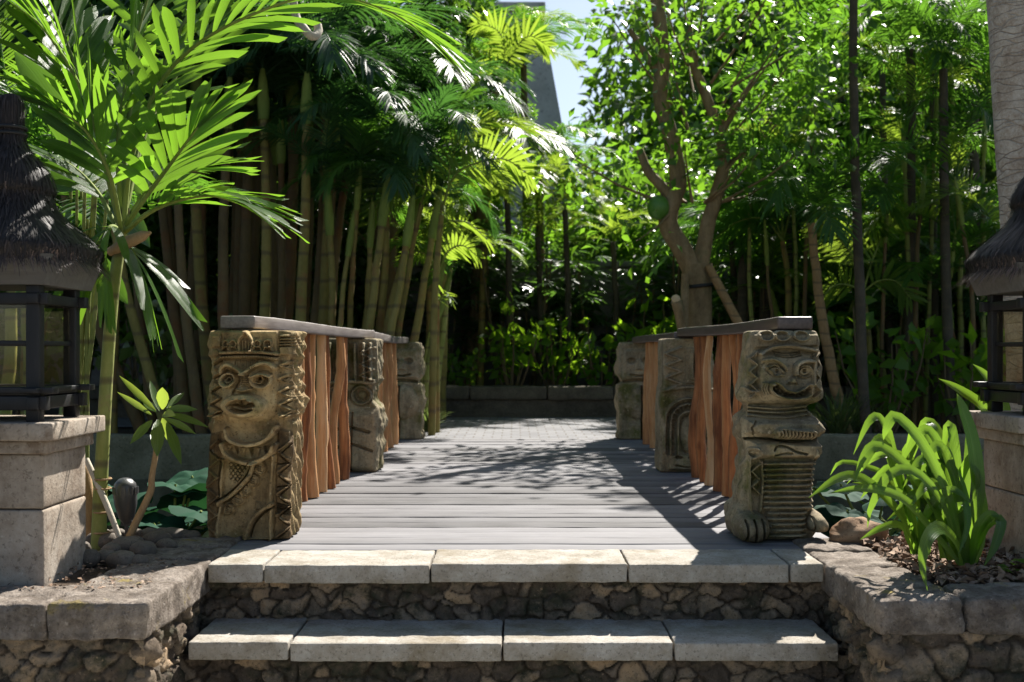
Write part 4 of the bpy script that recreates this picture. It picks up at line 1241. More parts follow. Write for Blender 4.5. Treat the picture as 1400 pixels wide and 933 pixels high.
# ------------------------------------------------------------------ leaves
def blades(mb, base, tip, side, width, up=None, nseg=5, droop=0.0, fold=0.25, prof=None, attr=0.5, twist=0.0, jag=0.0):
    """one long leaf as a folded strip"""
    base, tip, side = np.asarray(base, float), np.asarray(tip, float), unit(side)
    d = tip - base; L = np.linalg.norm(d)
    nrm = unit(np.cross(side, d))
    if nrm[2] < 0: nrm = -nrm
    t = np.linspace(0, 1, nseg + 1)
    w = width * (np.sin(np.pi * np.clip(t * 0.86 + 0.10, 0, 1)) ** 0.8 if prof is None else prof(t))
    C = base + t[:, None] * d - np.array((0, 0, 1.0)) * (droop * L * t ** 2)[:, None]
    sd_ = side
    V = np.empty((nseg + 1, 3, 3))
    for i in range(nseg + 1):
        a = twist * t[i]
        s_ = sd_ * math.cos(a) + nrm * math.sin(a)
        n_ = nrm * math.cos(a) - sd_ * math.sin(a)
        V[i, 0] = C[i] - s_ * w[i] + n_ * w[i] * fold
        V[i, 1] = C[i]
        V[i, 2] = C[i] + s_ * w[i] + n_ * w[i] * fold
    if jag:
        V[-1, 0] += d * jag; V[-1, 2] -= d * jag * 0.6
    f = []
    for i in range(nseg):
        a = i * 3
        f += [(a, a + 1, a + 4, a + 3), (a + 1, a + 2, a + 5, a + 4)]
    mb.add(V.reshape(-1, 3), f, attr, np.tile((-1.0, 0.0, 1.0), nseg + 1))

def frond(mb_leaf, mb_rib, ctrl, nleaf=30, ll=0.4, lw=0.022, start=0.18, a0=72, a1=22, lift=0.25, droop=0.25, nseg=4, rib=(0.012, 0.003), seed=0, shape='taper', jag=0.0, fold=0.3, lenprof=None, roll=0.0):
    """pinnate palm frond along a curve"""
    rr = np.random.default_rng(seed)
    P = catmull(ctrl, 40)
    T = np.gradient(P, axis=0); T /= np.linalg.norm(T, axis=1)[:, None]
    tube(mb_rib, P[::2], np.linspace(rib[0], rib[1], 20), 6, True)
    if shape == 'wide':
        pr = lambda t: np.interp(t, [0, .1, .35, .7, .9, 1], [.3, .5, .82, 1.0, .8, .3])
    else:
        pr = lambda t: np.interp(t, [0, .12, .45, .75, 1], [.35, .8, 1.0, .7, .05])
    for s in (-1, 1):
        for q in range(nleaf):
            u = start + (1 - start) * (q + 0.5 + rr.uniform(-.2, .2)) / nleaf
            x = u * 39; i = min(int(x), 38); f = x - i
            p = P[i] * (1 - f) + P[i + 1] * f; tg = unit(T[i] * (1 - f) + T[i + 1] * f)
            sd_ = np.cross(tg, (0, 0, 1.0))
            if np.linalg.norm(sd_) < 0.15: sd_ = np.cross(tg, unit(P[-1] - P[0]) + (0, 0, 0.01))
            sd_ = unit(sd_); nm = unit(np.cross(sd_, tg))
            if roll:
                sd_, nm = sd_ * math.cos(roll) + nm * math.sin(roll), nm * math.cos(roll) - sd_ * math.sin(roll)
            a = R(a0 + (a1 - a0) * u ** 1.2 + rr.normal(0, 4))
            lf = lift * (1 - 0.4 * u) + rr.normal(0, 0.08)
            d = math.cos(a) * tg + math.sin(a) * (s * sd_ * math.cos(lf) + nm * math.sin(lf))
            uu = (u - start) / (1 - start)
            L = ll * (np.interp(uu, [0, .15, .5, .85, 1], [.55, .9, 1.0, .75, .45]) if lenprof is None else lenprof(uu)) * rr.uniform(.9, 1.1)
            ws = np.cross(d, nm)
            blades(mb_leaf, p, p + d * L, ws, lw * rr.uniform(.85, 1.12), None, nseg, droop * rr.uniform(.6, 1.4), fold, pr, np.clip(rr.normal(.5, .22), 0, 1), rr.normal(0, .25), jag * rr.uniform(-1, 1))

def arch(L, e0, e1, n=6, wob=0.0, seed=0):
    """curve in the XZ plane whose elevation goes from e0 to e1"""
    t = np.linspace(0, 1, n); e = R(e0) + (R(e1) - R(e0)) * t ** 1.25
    st = L / (n - 1)
    P = [np.zeros(3)]
    for k in range(n - 1):
        P.append(P[-1] + st * np.array((math.cos(e[k]), wob * math.sin(k + seed), math.sin(e[k]))))
    return np.array(P)

def frond_meshes(name, specs, **kw):
    out = []
    for q, (L, e0, e1) in enumerate(specs):
        ml, mr = MB(), MB()
        frond(ml, ml, arch(L, e0, e1, wob=0.02, seed=q), seed=q + 11, **kw)
        out.append(ml.mesh(name))
    return out
ARECA = frond_meshes('areca_frond', [(1.7, 78, 5), (1.6, 65, -25), (1.7, 50, -35), (1.5, 35, -55), (1.4, 20, -60), (1.8, 70, -50)], nleaf=38, ll=0.48, lw=0.0145, start=0.2, droop=0.24, nseg=3, lift=0.45)
BIGF = frond_meshes('palm_frond', [(2.2, 75, 0), (2.2, 60, -30), (2.2, 42, -45), (2.0, 25, -60), (2.0, 5, -70)], nleaf=46, ll=0.60, lw=0.0165, start=0.16, droop=0.3, nseg=3, lift=0.3)
HANG = frond_meshes('hanging_frond', [(1.7, 72, -78), (1.6, 55, -82), (1.8, 80, -70), (1.5, 35, -85)], nleaf=40, ll=0.46, lw=0.0135, start=0.18, droop=0.35, nseg=3, lift=0.25)
def inst(me, mat):
    k = me.name + mat.name
    if k not in inst.d:
        m2 = me.copy(); m2.materials.clear(); m2.materials.append(mat); inst.d[k] = m2
    return inst.d[k]
inst.d = {}
def dup_mesh(name, me, mat, parent, loc, rot, sc):
    o = bpy.data.objects.new(name, inst(me, mat))
    COL.objects.link(o)
    o.parent = parent; o.location = loc; o.rotation_euler = rot
    o.scale = (sc, sc, sc) if np.isscalar(sc) else sc
    return o

# ------------------------------------------------------------------ palms built from stems and fronds
def stem_curve(b, t, bow=0.0, n=9, seed=0):
    b, t = np.asarray(b, float), np.asarray(t, float)
    u = np.linspace(0, 1, n)[:, None]
    rr = np.random.default_rng(int(seed * 7) + 1)
    side = np.array((t[0] - b[0], t[1] - b[1], 0)); side = unit(side) if np.linalg.norm(side) > 1e-3 else np.array((1.0, 0, 0))
    P = b + (t - b) * u
    P = P + side * (bow * np.sin(u * np.pi)) + rr.normal(0, .006, (n, 3))
    return P

def crown_fronds(parent, top, n, meshes, mat, sc, seed, az0=None, az1=None, name='frond'):
    rr = np.random.default_rng(seed)
    o0 = origin(parent)
    for q in range(n):
        az = (az0 if az0 is not None else 0) + ((az1 - az0) if az0 is not None else 2 * math.pi) * (q + rr.uniform(-.25, .25)) / n
        me = meshes[(q * 5 + seed) % len(meshes)]
        s = sc * rr.uniform(.85, 1.12)
        dup_mesh(name, me, mat, parent, Vector(top) - o0 + Vector((0, 0, rr.uniform(-.06, .06))), (rr.normal(0, .12), rr.normal(0, .1), az), s)

def areca_clump(label, stems, mat_stem, mat_leaf, sc, seed, group=None, nf=5, rad=0.045, fr=None):
    """stems: list of (base xyz, top xyz)"""
    bx_ = np.mean([s[0] for s in stems], 0)
    t = thing('areca_palm_clump', label, 'palm', (bx_[0], bx_[1], -0.03), group)
    rr = np.random.default_rng(seed)
    for q, (b, tp) in enumerate(stems):
        P = stem_curve(b, tp, rr.uniform(-.12, .12), 11, seed + q)
        r0 = rad * rr.uniform(.8, 1.25)
        m = MB(); tube(m, P, np.linspace(r0 * 1.15, r0 * .72, 11), 10, True)
        s = part('stem', m, mat_stem[q % len(mat_stem)], t)
        tip = P[-1]; d = unit(P[-1] - P[-3])
        m = MB(); tube(m, [tip - d * .02, tip + d * .15, tip + d * .42, tip + d * .55], [r0 * .95, r0 * 1.15, r0 * .8, r0 * .4], 10, True)
        part('crownshaft', m, M['shaft'], t)
        crown_fronds(t, tip + d * .5, nf, fr or ARECA, mat_leaf[q % len(mat_leaf)], sc, seed * 13 + q)
    return t

def palm(label, base, top, r, nf, meshes, mat_trunk, mat_leaf, sc, seed, group=None, name='palm_tree', bow=0.05):
    t = thing(name, label, 'palm', (base[0], base[1], base[2]), group)
    P = stem_curve(base, top, bow, 14, seed)
    m = MB(); tube(m, P, np.linspace(r * 1.25, r * .9, 14), 12, True, rough=0.05, seed=seed)
    part('trunk', m, mat_trunk, t)
    crown_fronds(t, P[-1], nf, meshes, mat_leaf, sc, seed)
    return t

# --- the areca thickets on the left bank
rr = np.random.default_rng(3)
def cane(px, Y, ztop, lean):   # stem foot at a photo column, leaning to the side
    b = np.array(((px - VX) / F * Y, Y, -0.03)); return (b, b + np.array((lean, rr.uniform(-.2, .3), ztop)))
DK = [M['culmdark'], M['culm'], M['culmdark']]
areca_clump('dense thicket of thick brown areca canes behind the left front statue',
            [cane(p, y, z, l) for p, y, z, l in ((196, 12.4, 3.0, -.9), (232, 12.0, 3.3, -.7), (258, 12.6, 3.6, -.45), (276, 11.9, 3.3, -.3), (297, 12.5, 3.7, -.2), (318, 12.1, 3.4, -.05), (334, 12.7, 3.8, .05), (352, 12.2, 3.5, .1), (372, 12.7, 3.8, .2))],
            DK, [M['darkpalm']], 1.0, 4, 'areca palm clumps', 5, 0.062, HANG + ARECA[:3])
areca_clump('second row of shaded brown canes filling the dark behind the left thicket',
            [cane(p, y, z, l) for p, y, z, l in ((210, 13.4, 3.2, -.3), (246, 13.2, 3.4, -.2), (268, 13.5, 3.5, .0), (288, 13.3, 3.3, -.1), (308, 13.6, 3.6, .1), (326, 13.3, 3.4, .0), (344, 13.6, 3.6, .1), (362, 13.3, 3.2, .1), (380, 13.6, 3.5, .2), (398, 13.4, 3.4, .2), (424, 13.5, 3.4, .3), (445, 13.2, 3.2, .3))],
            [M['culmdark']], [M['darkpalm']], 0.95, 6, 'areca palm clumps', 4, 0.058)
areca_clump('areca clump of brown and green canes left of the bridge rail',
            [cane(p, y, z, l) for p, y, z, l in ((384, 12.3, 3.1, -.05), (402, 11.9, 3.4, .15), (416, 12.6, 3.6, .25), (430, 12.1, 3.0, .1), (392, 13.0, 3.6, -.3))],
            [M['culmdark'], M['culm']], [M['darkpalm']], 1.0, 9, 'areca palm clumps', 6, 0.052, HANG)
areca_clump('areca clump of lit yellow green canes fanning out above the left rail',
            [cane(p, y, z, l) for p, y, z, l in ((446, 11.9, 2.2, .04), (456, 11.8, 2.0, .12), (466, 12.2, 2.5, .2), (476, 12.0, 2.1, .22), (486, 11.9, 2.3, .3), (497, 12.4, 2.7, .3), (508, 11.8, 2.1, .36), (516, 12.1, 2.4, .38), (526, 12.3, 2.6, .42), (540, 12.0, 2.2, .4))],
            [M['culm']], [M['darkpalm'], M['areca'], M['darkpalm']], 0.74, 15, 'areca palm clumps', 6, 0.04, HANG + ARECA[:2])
areca_clump('small areca clump with slim green canes beside the path end',
            [cane(p, y, z, l) for p, y, z, l in ((571, 13.0, 1.7, .25), (583, 12.7, 1.35, .12), (592, 13.3, 2.0, .2))],
            [M['palmgreen']], [M['arecayellow'], M['areca']], 0.62, 22, 'areca palm clumps', 4, 0.034)

# --- right bank palms
def gp(px, Y, z=-0.03): return ((px - VX) / F * Y, Y, z)
palm('leaning ochre trunk palm behind the right front statue', gp(1158, 12.3), tuple(at(1108, 305, 12.5)), 0.052, 12, ARECA + HANG[:2], M['trunkbrown'], M['areca'], 0.95, 31)
for px, Y, zt, lab, sd_, r in ((1184, 11.9, 5.4, 'tall slim dark trunked palm nearest the leaning ochre palm', 32, .048), (1243, 13.2, 4.6, 'tall slim dark palm, second of the thin trunks on the right', 33, .06), (1279, 14.2, 5.3, 'thin pale banded palm trunk rising into the canopy on the right', 34, .05), (1300, 12.6, 4.2, 'thin dark palm trunk close beside the right lantern roof', 35, .052), (1336, 15.2, 5.0, 'thin palm trunk in deep shade behind the right lantern', 36, .06), (1222, 14.8, 4.9, 'slender palm in the gap between the two dark trunks on the right', 37, .045)):
    palm(lab, gp(px, Y), (gp(px, Y)[0] + random.uniform(-.1, .1), Y + .2, zt), r, 5, BIGF if sd_ % 2 else ARECA, M['trunkdark'], M['areca'], 0.72, sd_, 'slim trunked palms on the right bank', 'slim_palm')
areca_clump('bright backlit areca clump between the leaning palm and dark trunk',
            [(np.array(gp(p, y)), np.array(gp(p + l, y, z))) for p, y, z, l in ((1120, 14.6, .8, -10), (1150, 14.9, 1.1, 5), (1195, 14.4, .7, 12), (1215, 15.0, 1.2, 20), (1085, 15.2, 1.3, -20))],
            [M['palmgreen']], [M['arecayellow'], M['arecayellow'], M['areca']], 0.85, 41, 'areca palm clumps', 6, 0.035)
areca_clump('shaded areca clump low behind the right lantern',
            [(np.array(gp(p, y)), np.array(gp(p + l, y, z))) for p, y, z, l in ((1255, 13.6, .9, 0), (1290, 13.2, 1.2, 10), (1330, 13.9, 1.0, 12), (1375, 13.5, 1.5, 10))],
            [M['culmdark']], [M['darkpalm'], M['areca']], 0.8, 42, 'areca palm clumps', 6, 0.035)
palm('palm with sunlit arching fronds above the middle of the right rail', gp(1040, 15.4), tuple(at(1050, 270, 15.6)), 0.09, 13, BIGF, M['trunkdark'], M['areca'], 0.9, 44)
palm('palm with glossy fronds just right of the forked tree', gp(1010, 14.6), tuple(at(1015, 345, 14.8)), 0.07, 11, ARECA, M['trunkdark'], M['darkpalm'], 0.95, 45)
# palm with the bright frond left of centre
palm('palm with a bright yellow green arching frond left of the sky gap', gp(600, 14.6), tuple(at(606, 262, 14.8)), 0.07, 9, ARECA, M['culm'], M['arecayellow'], 0.95, 47)
palm('short palm with one lit drooping frond beside the path', gp(585, 13.8), tuple(at(588, 352, 13.9)), 0.05, 7, ARECA, M['culm'], M['arecayellow'], 0.6, 48)
for px, Y, zt, lab, sd_ in ((430, 14.5, 4.3, 'palm with drooping blue green fronds above the cane thicket', 51), (330, 15.0, 5.0, 'tall shaded palm over the left thicket of canes', 52), (520, 15.5, 4.6, 'palm with glossy hanging fronds behind the lit canes', 53), (640, 17.4, 4.4, 'palm with yellowing fronds beside the grey tower roof', 54), (250, 14.0, 4.6, 'dark palm rising behind the broad leaved foreground palm', 55)):
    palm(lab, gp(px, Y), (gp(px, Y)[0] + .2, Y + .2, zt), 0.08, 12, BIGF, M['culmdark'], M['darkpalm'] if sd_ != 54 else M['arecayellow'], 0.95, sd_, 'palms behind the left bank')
# left edge palms behind the lantern
areca_clump('light green areca clump at the left edge behind the lantern',
            [(np.array((x, y, -.03)), np.array((x + l, y + .1, z))) for x, y, z, l in ((-3.35, 7.6, 1.5, -.1), (-3.75, 7.9, 2.0, .1), (-3.05, 7.3, 1.2, .15), (-4.3, 8.1, 1.6, -.2))],
            [M['palmgreen']], [M['areca'], M['broadpalm']], 0.85, 61, 'areca palm clumps', 6, 0.04)
areca_clump('tall areca clump with pale green canes behind the foreground palm',
            [(np.array((x, y, -.03)), np.array((x + l, y + .1, z))) for x, y, z, l in ((-4.9, 11.9, 3.0, .2), (-5.4, 12.1, 3.6, -.1), (-5.9, 12.4, 3.2, -.3), (-4.5, 12.3, 3.6, .1))],
            [M['palmgreen'], M['culm']], [M['areca'], M['darkpalm']], 1.0, 63, 'areca palm clumps', 6, 0.045)

# ------------------------------------------------------------------ broad-leaved crowns
def leaf_cloud(mb, C, D, N, size, rr, fold=0.3):
    """many folded leaves: centres C, directions D, normals N"""
    n = len(C)
    D = D / np.linalg.norm(D, axis=1)[:, None]
    S = np.cross(D, N); S /= np.linalg.norm(S, axis=1)[:, None] + 1e-9
    Nn = np.cross(S, D)
    L = size * rr.uniform(.65, 1.25, n)[:, None]; Wd = L * rr.uniform(.24, .34, n)[:, None]
    b = C; m_ = C + D * L * .45 - Nn * L * 0.02
    tip = C + D * L - Nn * L * .16
    V = np.stack((b, m_ - S * Wd + Nn * Wd * fold, m_, m_ + S * Wd + Nn * Wd * fold, tip), 1).reshape(-1, 3)
    i = np.arange(n)[:, None] * 5
    f = np.concatenate((i + np.array([[0, 2, 1]]), i + np.array([[0, 3, 2]]), i + np.array([[1, 2, 4]]), i + np.array([[2, 3, 4]])))
    mb.add(V, f, np.repeat(np.clip(rr.normal(.5, .22, n), 0, 1), 5))

def crown_mesh(name, seed, n_cl, per, rad, cl_r, size, flat=1.0, zlo=-1.0):
    """clumps of leaves scattered through an uneven volume, local origin at the crown centre"""
    rr = np.random.default_rng(seed)
    mb = MB()
    cs = []
    while len(cs) < n_cl:
        p = rr.uniform(-1, 1, 3)
        d = np.linalg.norm(p)
        lim = 1 + 0.35 * mnoise.noise(Vector(p * 1.7) + Vector((seed, 0, 0)))
        if d < lim and p[2] > zlo and rr.random() < 0.25 + 0.75 * d: cs.append(p * rad)
    for c in cs:
        k = int(per * rr.uniform(.6, 1.4)); cr = cl_r * rr.uniform(.6, 1.3)
        off = rr.normal(0, 1, (k, 3)); off *= (rr.uniform(0.2, 1, k) ** .5 / np.linalg.norm(off, axis=1))[:, None] * cr
        off[:, 2] *= flat
        P = c + off
        D = off * 0.9 + rr.normal(0, .35, (k, 3)) * cr + np.array((0, 0, -.25 * cr))
        N = np.array((0, 0, 1.0)) + rr.normal(0, .55, (k, 3))
        leaf_cloud(mb, P, D, N, size, rr)
    return mb.mesh(name)
CROWNS = [crown_mesh('leaf_crown', 71 + q, 150, 36, np.array((1.7, 1.5, 1.6)), 0.42, 0.17) for q in range(3)]
def limbs(mb, base, top, r, seed, n=7):
    rr = np.random.default_rng(seed)
    base, top = np.asarray(base, float), np.asarray(top, float)
    P = stem_curve(base, top, rr.uniform(-.15, .15), 9, seed)
    tube(mb, P, np.linspace(r * 1.3, r * .5, 9), 8, True, rough=.08, seed=seed)
    for q in range(n):
        k = rr.integers(4, 8); a = rr.uniform(0, 6.28); L = rr.uniform(.7, 1.3)
        e = P[k] + L * np.array((math.cos(a), math.sin(a), rr.uniform(.3, 1.0)))
        tube(mb, [P[k], (P[k] + e) / 2 + (0, 0, .06), e], [r * .45, r * .28, r * .1], 6, True)
def tree(label, base, zc, sc, mats, seed, group, squash=(1, 1, 1)):
    t = thing('leafy_tree', label, 'tree', base, group)
    m = MB(); limbs(m, base, (base[0] + random.uniform(-.2, .2), base[1], zc + 0.5 * sc), 0.09 * sc, seed)
    part('trunk', m, M['bark'], t)
    dup_mesh('crown', CROWNS[seed % 3], mats, t, (0, 0, zc - base[2]), (0, 0, seed * 1.3), tuple(sc * s for s in squash))
    return t
tg = 'leafy trees massed behind the garden wall'
back = [(-9.2, 19.6, 3.6, 1.6), (-6.9, 20.4, 4.4, 1.6), (-4.8, 19.5, 3.2, 1.4), (-5.6, 21.5, 6.0, 1.3), (-2.9, 20.2, 3.6, 1.3), (-3.6, 23.0, 6.2, 1.4), (4.6, 24.0, 3.2, 1.7), (7.6, 23.6, 3.0, 1.9), (10.6, 24.5, 3.4, 2.0), (5.4, 28.0, 6.6, 2.1), (8.8, 27.5, 6.4, 2.2), (12.4, 28.0, 6.8, 2.3), (15.6, 26.5, 4.5, 2.3), (6.6, 31.0, 9.6, 2.2), (11.0, 31.0, 10.0, 2.4), (4.3, 29.5, 4.5, 1.7), (-11.5, 21.0, 4.4, 1.8), (-8.2, 23.5, 6.8, 1.6)]
for q, (x, y, zc, s) in enumerate(back):
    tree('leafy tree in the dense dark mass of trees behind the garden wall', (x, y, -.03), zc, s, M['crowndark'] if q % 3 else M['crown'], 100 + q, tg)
for q, (x, y, zc, s, lab) in enumerate(((-1.3, 19.7, 2.6, 0.9, 'low leafy tree below the grey tower roof'), (1.4, 20.3, 2.2, .9, 'low leafy tree under the gap of blue sky'), (2.6, 19.6, 3.0, 1.0, 'leafy tree behind the forked fruit tree'), (-0.25, 22.0, 5.6, .36, 'small tree crown half hiding the right slope of the grey tower'), (-1.6, 18.9, 5.2, .72, 'airy leafy tree in front of the grey tower roof'), (-2.9, 17.6, 5.4, .8, 'airy leafy tree left of the grey tower roof'))):
    tree(lab, (x, y, -.03), zc, s, M['crown'], 130 + q, None)
# nearer dark understorey trees inside the wall
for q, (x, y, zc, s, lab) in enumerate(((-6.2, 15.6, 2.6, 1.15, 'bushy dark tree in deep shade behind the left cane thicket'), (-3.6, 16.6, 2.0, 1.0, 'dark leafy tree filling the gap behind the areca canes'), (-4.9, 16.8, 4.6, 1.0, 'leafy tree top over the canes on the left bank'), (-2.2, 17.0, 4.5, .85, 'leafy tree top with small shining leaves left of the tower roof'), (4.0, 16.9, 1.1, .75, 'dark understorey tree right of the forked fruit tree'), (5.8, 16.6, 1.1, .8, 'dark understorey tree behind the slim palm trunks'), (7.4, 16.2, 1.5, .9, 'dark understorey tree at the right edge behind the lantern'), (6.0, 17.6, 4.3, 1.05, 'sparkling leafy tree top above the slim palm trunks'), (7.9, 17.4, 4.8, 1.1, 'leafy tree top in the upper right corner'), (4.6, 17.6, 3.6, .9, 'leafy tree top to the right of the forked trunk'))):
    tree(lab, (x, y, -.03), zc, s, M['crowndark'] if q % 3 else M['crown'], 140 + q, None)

# tall canopy trees whose crowns stand above the frame and shade both banks
for q, (x, y, zc, sc_, lab) in enumerate(((-6.4, 14.6, 6.9, 1.3, 'tall canopy tree shading the left cane thicket'), (-3.9, 15.4, 7.4, 1.3, 'tall canopy tree over the areca canes left of the path'), (-5.0, 18.6, 9.0, 1.5, 'very tall tree crown above the left bank'), (-1.9, 16.4, 7.0, 1.0, 'tall canopy tree left of the grey tower roof'), (-8.3, 16.2, 8.0, 1.5, 'tall canopy tree at the far left'))):
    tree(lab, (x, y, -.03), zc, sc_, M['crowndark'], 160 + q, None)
areca_clump('tall areca clump with feathery sunlit fronds between the slim right trunks',
            [(np.array(gp(p, y)), np.array(gp(p + l, y, z))) for p, y, z, l in ((1205, 13.0, 2.2, 6), (1225, 13.3, 3.1, 10), (1250, 13.1, 2.6, 8), (1265, 13.4, 3.6, 14), (1290, 13.0, 1.8, 10))],
            [M['culmdark'], M['palmgreen']], [M['areca'], M['arecayellow'], M['areca']], 0.85, 81, 'areca palm clumps', 4, 0.03, ARECA + HANG[:2])
areca_clump('areca clump with fronds overhanging the leaning ochre palm',
            [(np.array(gp(p, y)), np.array(gp(p + l, y, z))) for p, y, z, l in ((1060, 13.6, 2.0, -12), (1085, 13.9, 2.8, 0), (1100, 13.5, 3.5, 10), (1045, 14.1, 3.2, -18))],
            [M['culmdark'], M['palmgreen']], [M['areca'], M['arecayellow'], M['areca']], 0.85, 83, 'areca palm clumps', 4, 0.03, ARECA + HANG[:2])
areca_clump('areca clump with fronds reaching towards the coconut trunk',
            [(np.array(gp(p, y)), np.array(gp(p + l, y, z))) for p, y, z, l in ((1320, 12.8, 2.4, -4), (1345, 13.2, 3.3, 0), (1365, 12.9, 1.6, 6), (1310, 13.5, 4.0, -8))],
            [M['culmdark'], M['palmgreen']], [M['areca'], M['areca'], M['arecayellow']], 0.85, 85, 'areca palm clumps', 4, 0.03, ARECA + HANG[:2])
for px, py, Y, sc_, lab, q in ((672, 95, 20.0, 1.0, 'tall palm with arching fronds hiding the left half of the grey tower', 1), (716, 60, 21.0, .95, 'tall palm with yellowing fronds before the top of the grey tower', 2), (735, 190, 18.6, .8, 'palm with arching fronds before the foot of the grey tower', 3), (640, 40, 19.0, 1.0, 'tall palm at the top left of the grey tower', 4)):
    palm(lab, gp(px, Y), tuple(at(px, py + 30, Y)), .07, 11, BIGF if q % 2 else HANG + ARECA, M['culmdark'], M['arecayellow'] if q == 2 else M['areca'], sc_, 230 + q)
# sunlit fan palms and yellow green palms in the middle distance
for q, (px, py, Y, sc_, nf, lab) in enumerate(((772, 262, 16.6, .62, 8, 'small palm with sunlit yellow fronds under the sky gap'), (735, 300, 16.9, .55, 7, 'small palm with yellow green fronds below the grey tower'), (838, 305, 16.8, .6, 8, 'small palm with yellow green fronds left of the green fruit'), (692, 232, 16.2, .7, 7, 'palm with long sunlit fronds in front of the grey tower'), (1000, 300, 15.8, .75, 9, 'palm with sunlit fronds framed by the two forked limbs'), (1075, 200, 16.4, .85, 9, 'palm with bright fronds high right of the forked tree'), (1215, 260, 15.5, .85, 9, 'palm with bright backlit fronds between two dark trunks'), (1310, 330, 15.2, .8, 9, 'palm with backlit fronds left of the right lantern roof'), (1150, 100, 16.8, .95, 10, 'tall palm with bright fronds at the top behind the first dark trunk'), (1290, 120, 16.6, .95, 10, 'tall palm with bright fronds at the upper right'))):
    b_ = gp(px, Y); tp_ = at(px, py + 25, Y)
    palm(lab, b_, tuple(tp_), .045, nf, ARECA, M['trunkdark'], M['arecayellow'] if q in (0, 1, 2, 3, 6) else M['areca'], sc_, 210 + q)
# small leaved understorey close behind the right bank
for q, (x, y, zc, sc_, lab) in enumerate(((6.9, 14.2, 1.4, .6, 'low small leaved tree in the shade at the right edge'),)):
    tree(lab, (x, y, -.03), zc, sc_, M['crown'] if q % 2 else M['crowndark'], 180 + q, None)

# palms with fronds arching in full sun in the middle distance
def arching_palm(label, base, trunk, r, fronds, mat, seed):
    t = thing('arching_palm', label, 'palm', base)
    P = catmull([np.array(base)] + trunk, 16)
    m = MB(); tube(m, P, np.linspace(r * 1.2, r * .8, 16), 10, True, rough=.05, seed=seed); part('trunk', m, M['culm'], t)
    for q, (ctrl, n, ll, lw, roll) in enumerate(fronds):
        ml, mr = MB(), MB()
        frond(ml, mr, [P[-1]] + [at(*c) for c in ctrl], n, ll, lw, seed=seed + q, start=.22, a0=80, a1=30, lift=.1, droop=.12, nseg=4, rib=(.014, .005), roll=R(roll))
        f = part('frond', ml, M[mat], t); part('rachis', mr, M['shaft'], f)
arching_palm('slim palm with two bright arching fronds over the left end of the path', gp(590, 11.9), [at(594, 420, 11.9), at(600, 330, 11.9), at(606, 280, 11.9)], .035,
    [([(622, 240, 11.8), (655, 222, 11.7), (690, 218, 11.6), (724, 240, 11.5)], 22, .40, .024, 62),
     ([(612, 262, 11.8), (618, 215, 11.8), (640, 180, 11.9), (672, 165, 12.0)], 18, .36, .022, 55),
     ([(590, 262, 11.9), (560, 250, 12.0), (530, 262, 12.1), (508, 292, 12.2)], 18, .36, .020, -55),
     ([(612, 300, 11.7), (640, 305, 11.5), (668, 330, 11.4)], 14, .30, .018, 40)], 'arecayellow', 401)
arching_palm('small palm with one fan of lit leaflets beside the last left statue', gp(598, 12.3), [at(598, 440, 12.3), at(600, 372, 12.3)], .024,
    [([(612, 345, 12.2), (632, 336, 12.1), (654, 352, 12.0)], 14, .24, .018, 65), ([(600, 410, 12.2), (610, 400, 12.0), (618, 415, 11.9)], 8, .16, .014, 30), ([(585, 350, 12.4), (566, 345, 12.5), (550, 362, 12.6)], 12, .24, .016, -50)], 'arecayellow', 411)
arching_palm('palm with long sunlit fronds sweeping left behind the forked tree', gp(1075, 14.2), [at(1078, 400, 14.2), at(1070, 330, 14.2)], .04,
    [([(1050, 280, 14.1), (1010, 262, 14.0), (965, 285, 13.9)], 22, .46, .024, -60), ([(1045, 300, 14.0), (1005, 305, 13.9), (970, 335, 13.8)], 20, .42, .022, -50), ([(1085, 280, 14.2), (1110, 250, 14.3), (1140, 255, 14.4)], 18, .42, .022, 55), ([(1068, 280, 14.3), (1058, 225, 14.5), (1030, 190, 14.6)], 18, .42, .022, -55)], 'areca', 421)
arching_palm('palm with backlit ladder like fronds between ochre palm and dark trunk', gp(1190, 13.0), [at(1188, 470, 13.0), at(1180, 400, 13.0)], .035,
    [([(1165, 350, 13.0), (1140, 320, 12.9), (1118, 300, 12.8)], 18, .40, .024, -65), ([(1195, 350, 13.0), (1212, 315, 13.1), (1236, 300, 13.1)], 18, .42, .024, 65), ([(1160, 390, 12.9), (1138, 392, 12.8), (1120, 415, 12.7)], 14, .34, .02, -60), ([(1200, 385, 12.9), (1225, 385, 12.8), (1246, 410, 12.8)], 14, .36, .02, 60)], 'arecayellow', 431)
arching_palm('palm with a yellow frond showing in front of the grey tower top', gp(655, 17.0), [at(668, 200, 17.0), at(684, 110, 17.0)], .05,
    [([(690, 70, 17.0), (680, 42, 17.0), (652, 32, 17.0)], 16, .45, .026, -50), ([(700, 75, 17.0), (722, 50, 17.0), (748, 62, 16.9)], 16, .45, .026, 55), ([(672, 95, 16.9), (650, 95, 16.8), (630, 120, 16.7)], 16, .45, .026, -45)], 'arecayellow', 441)
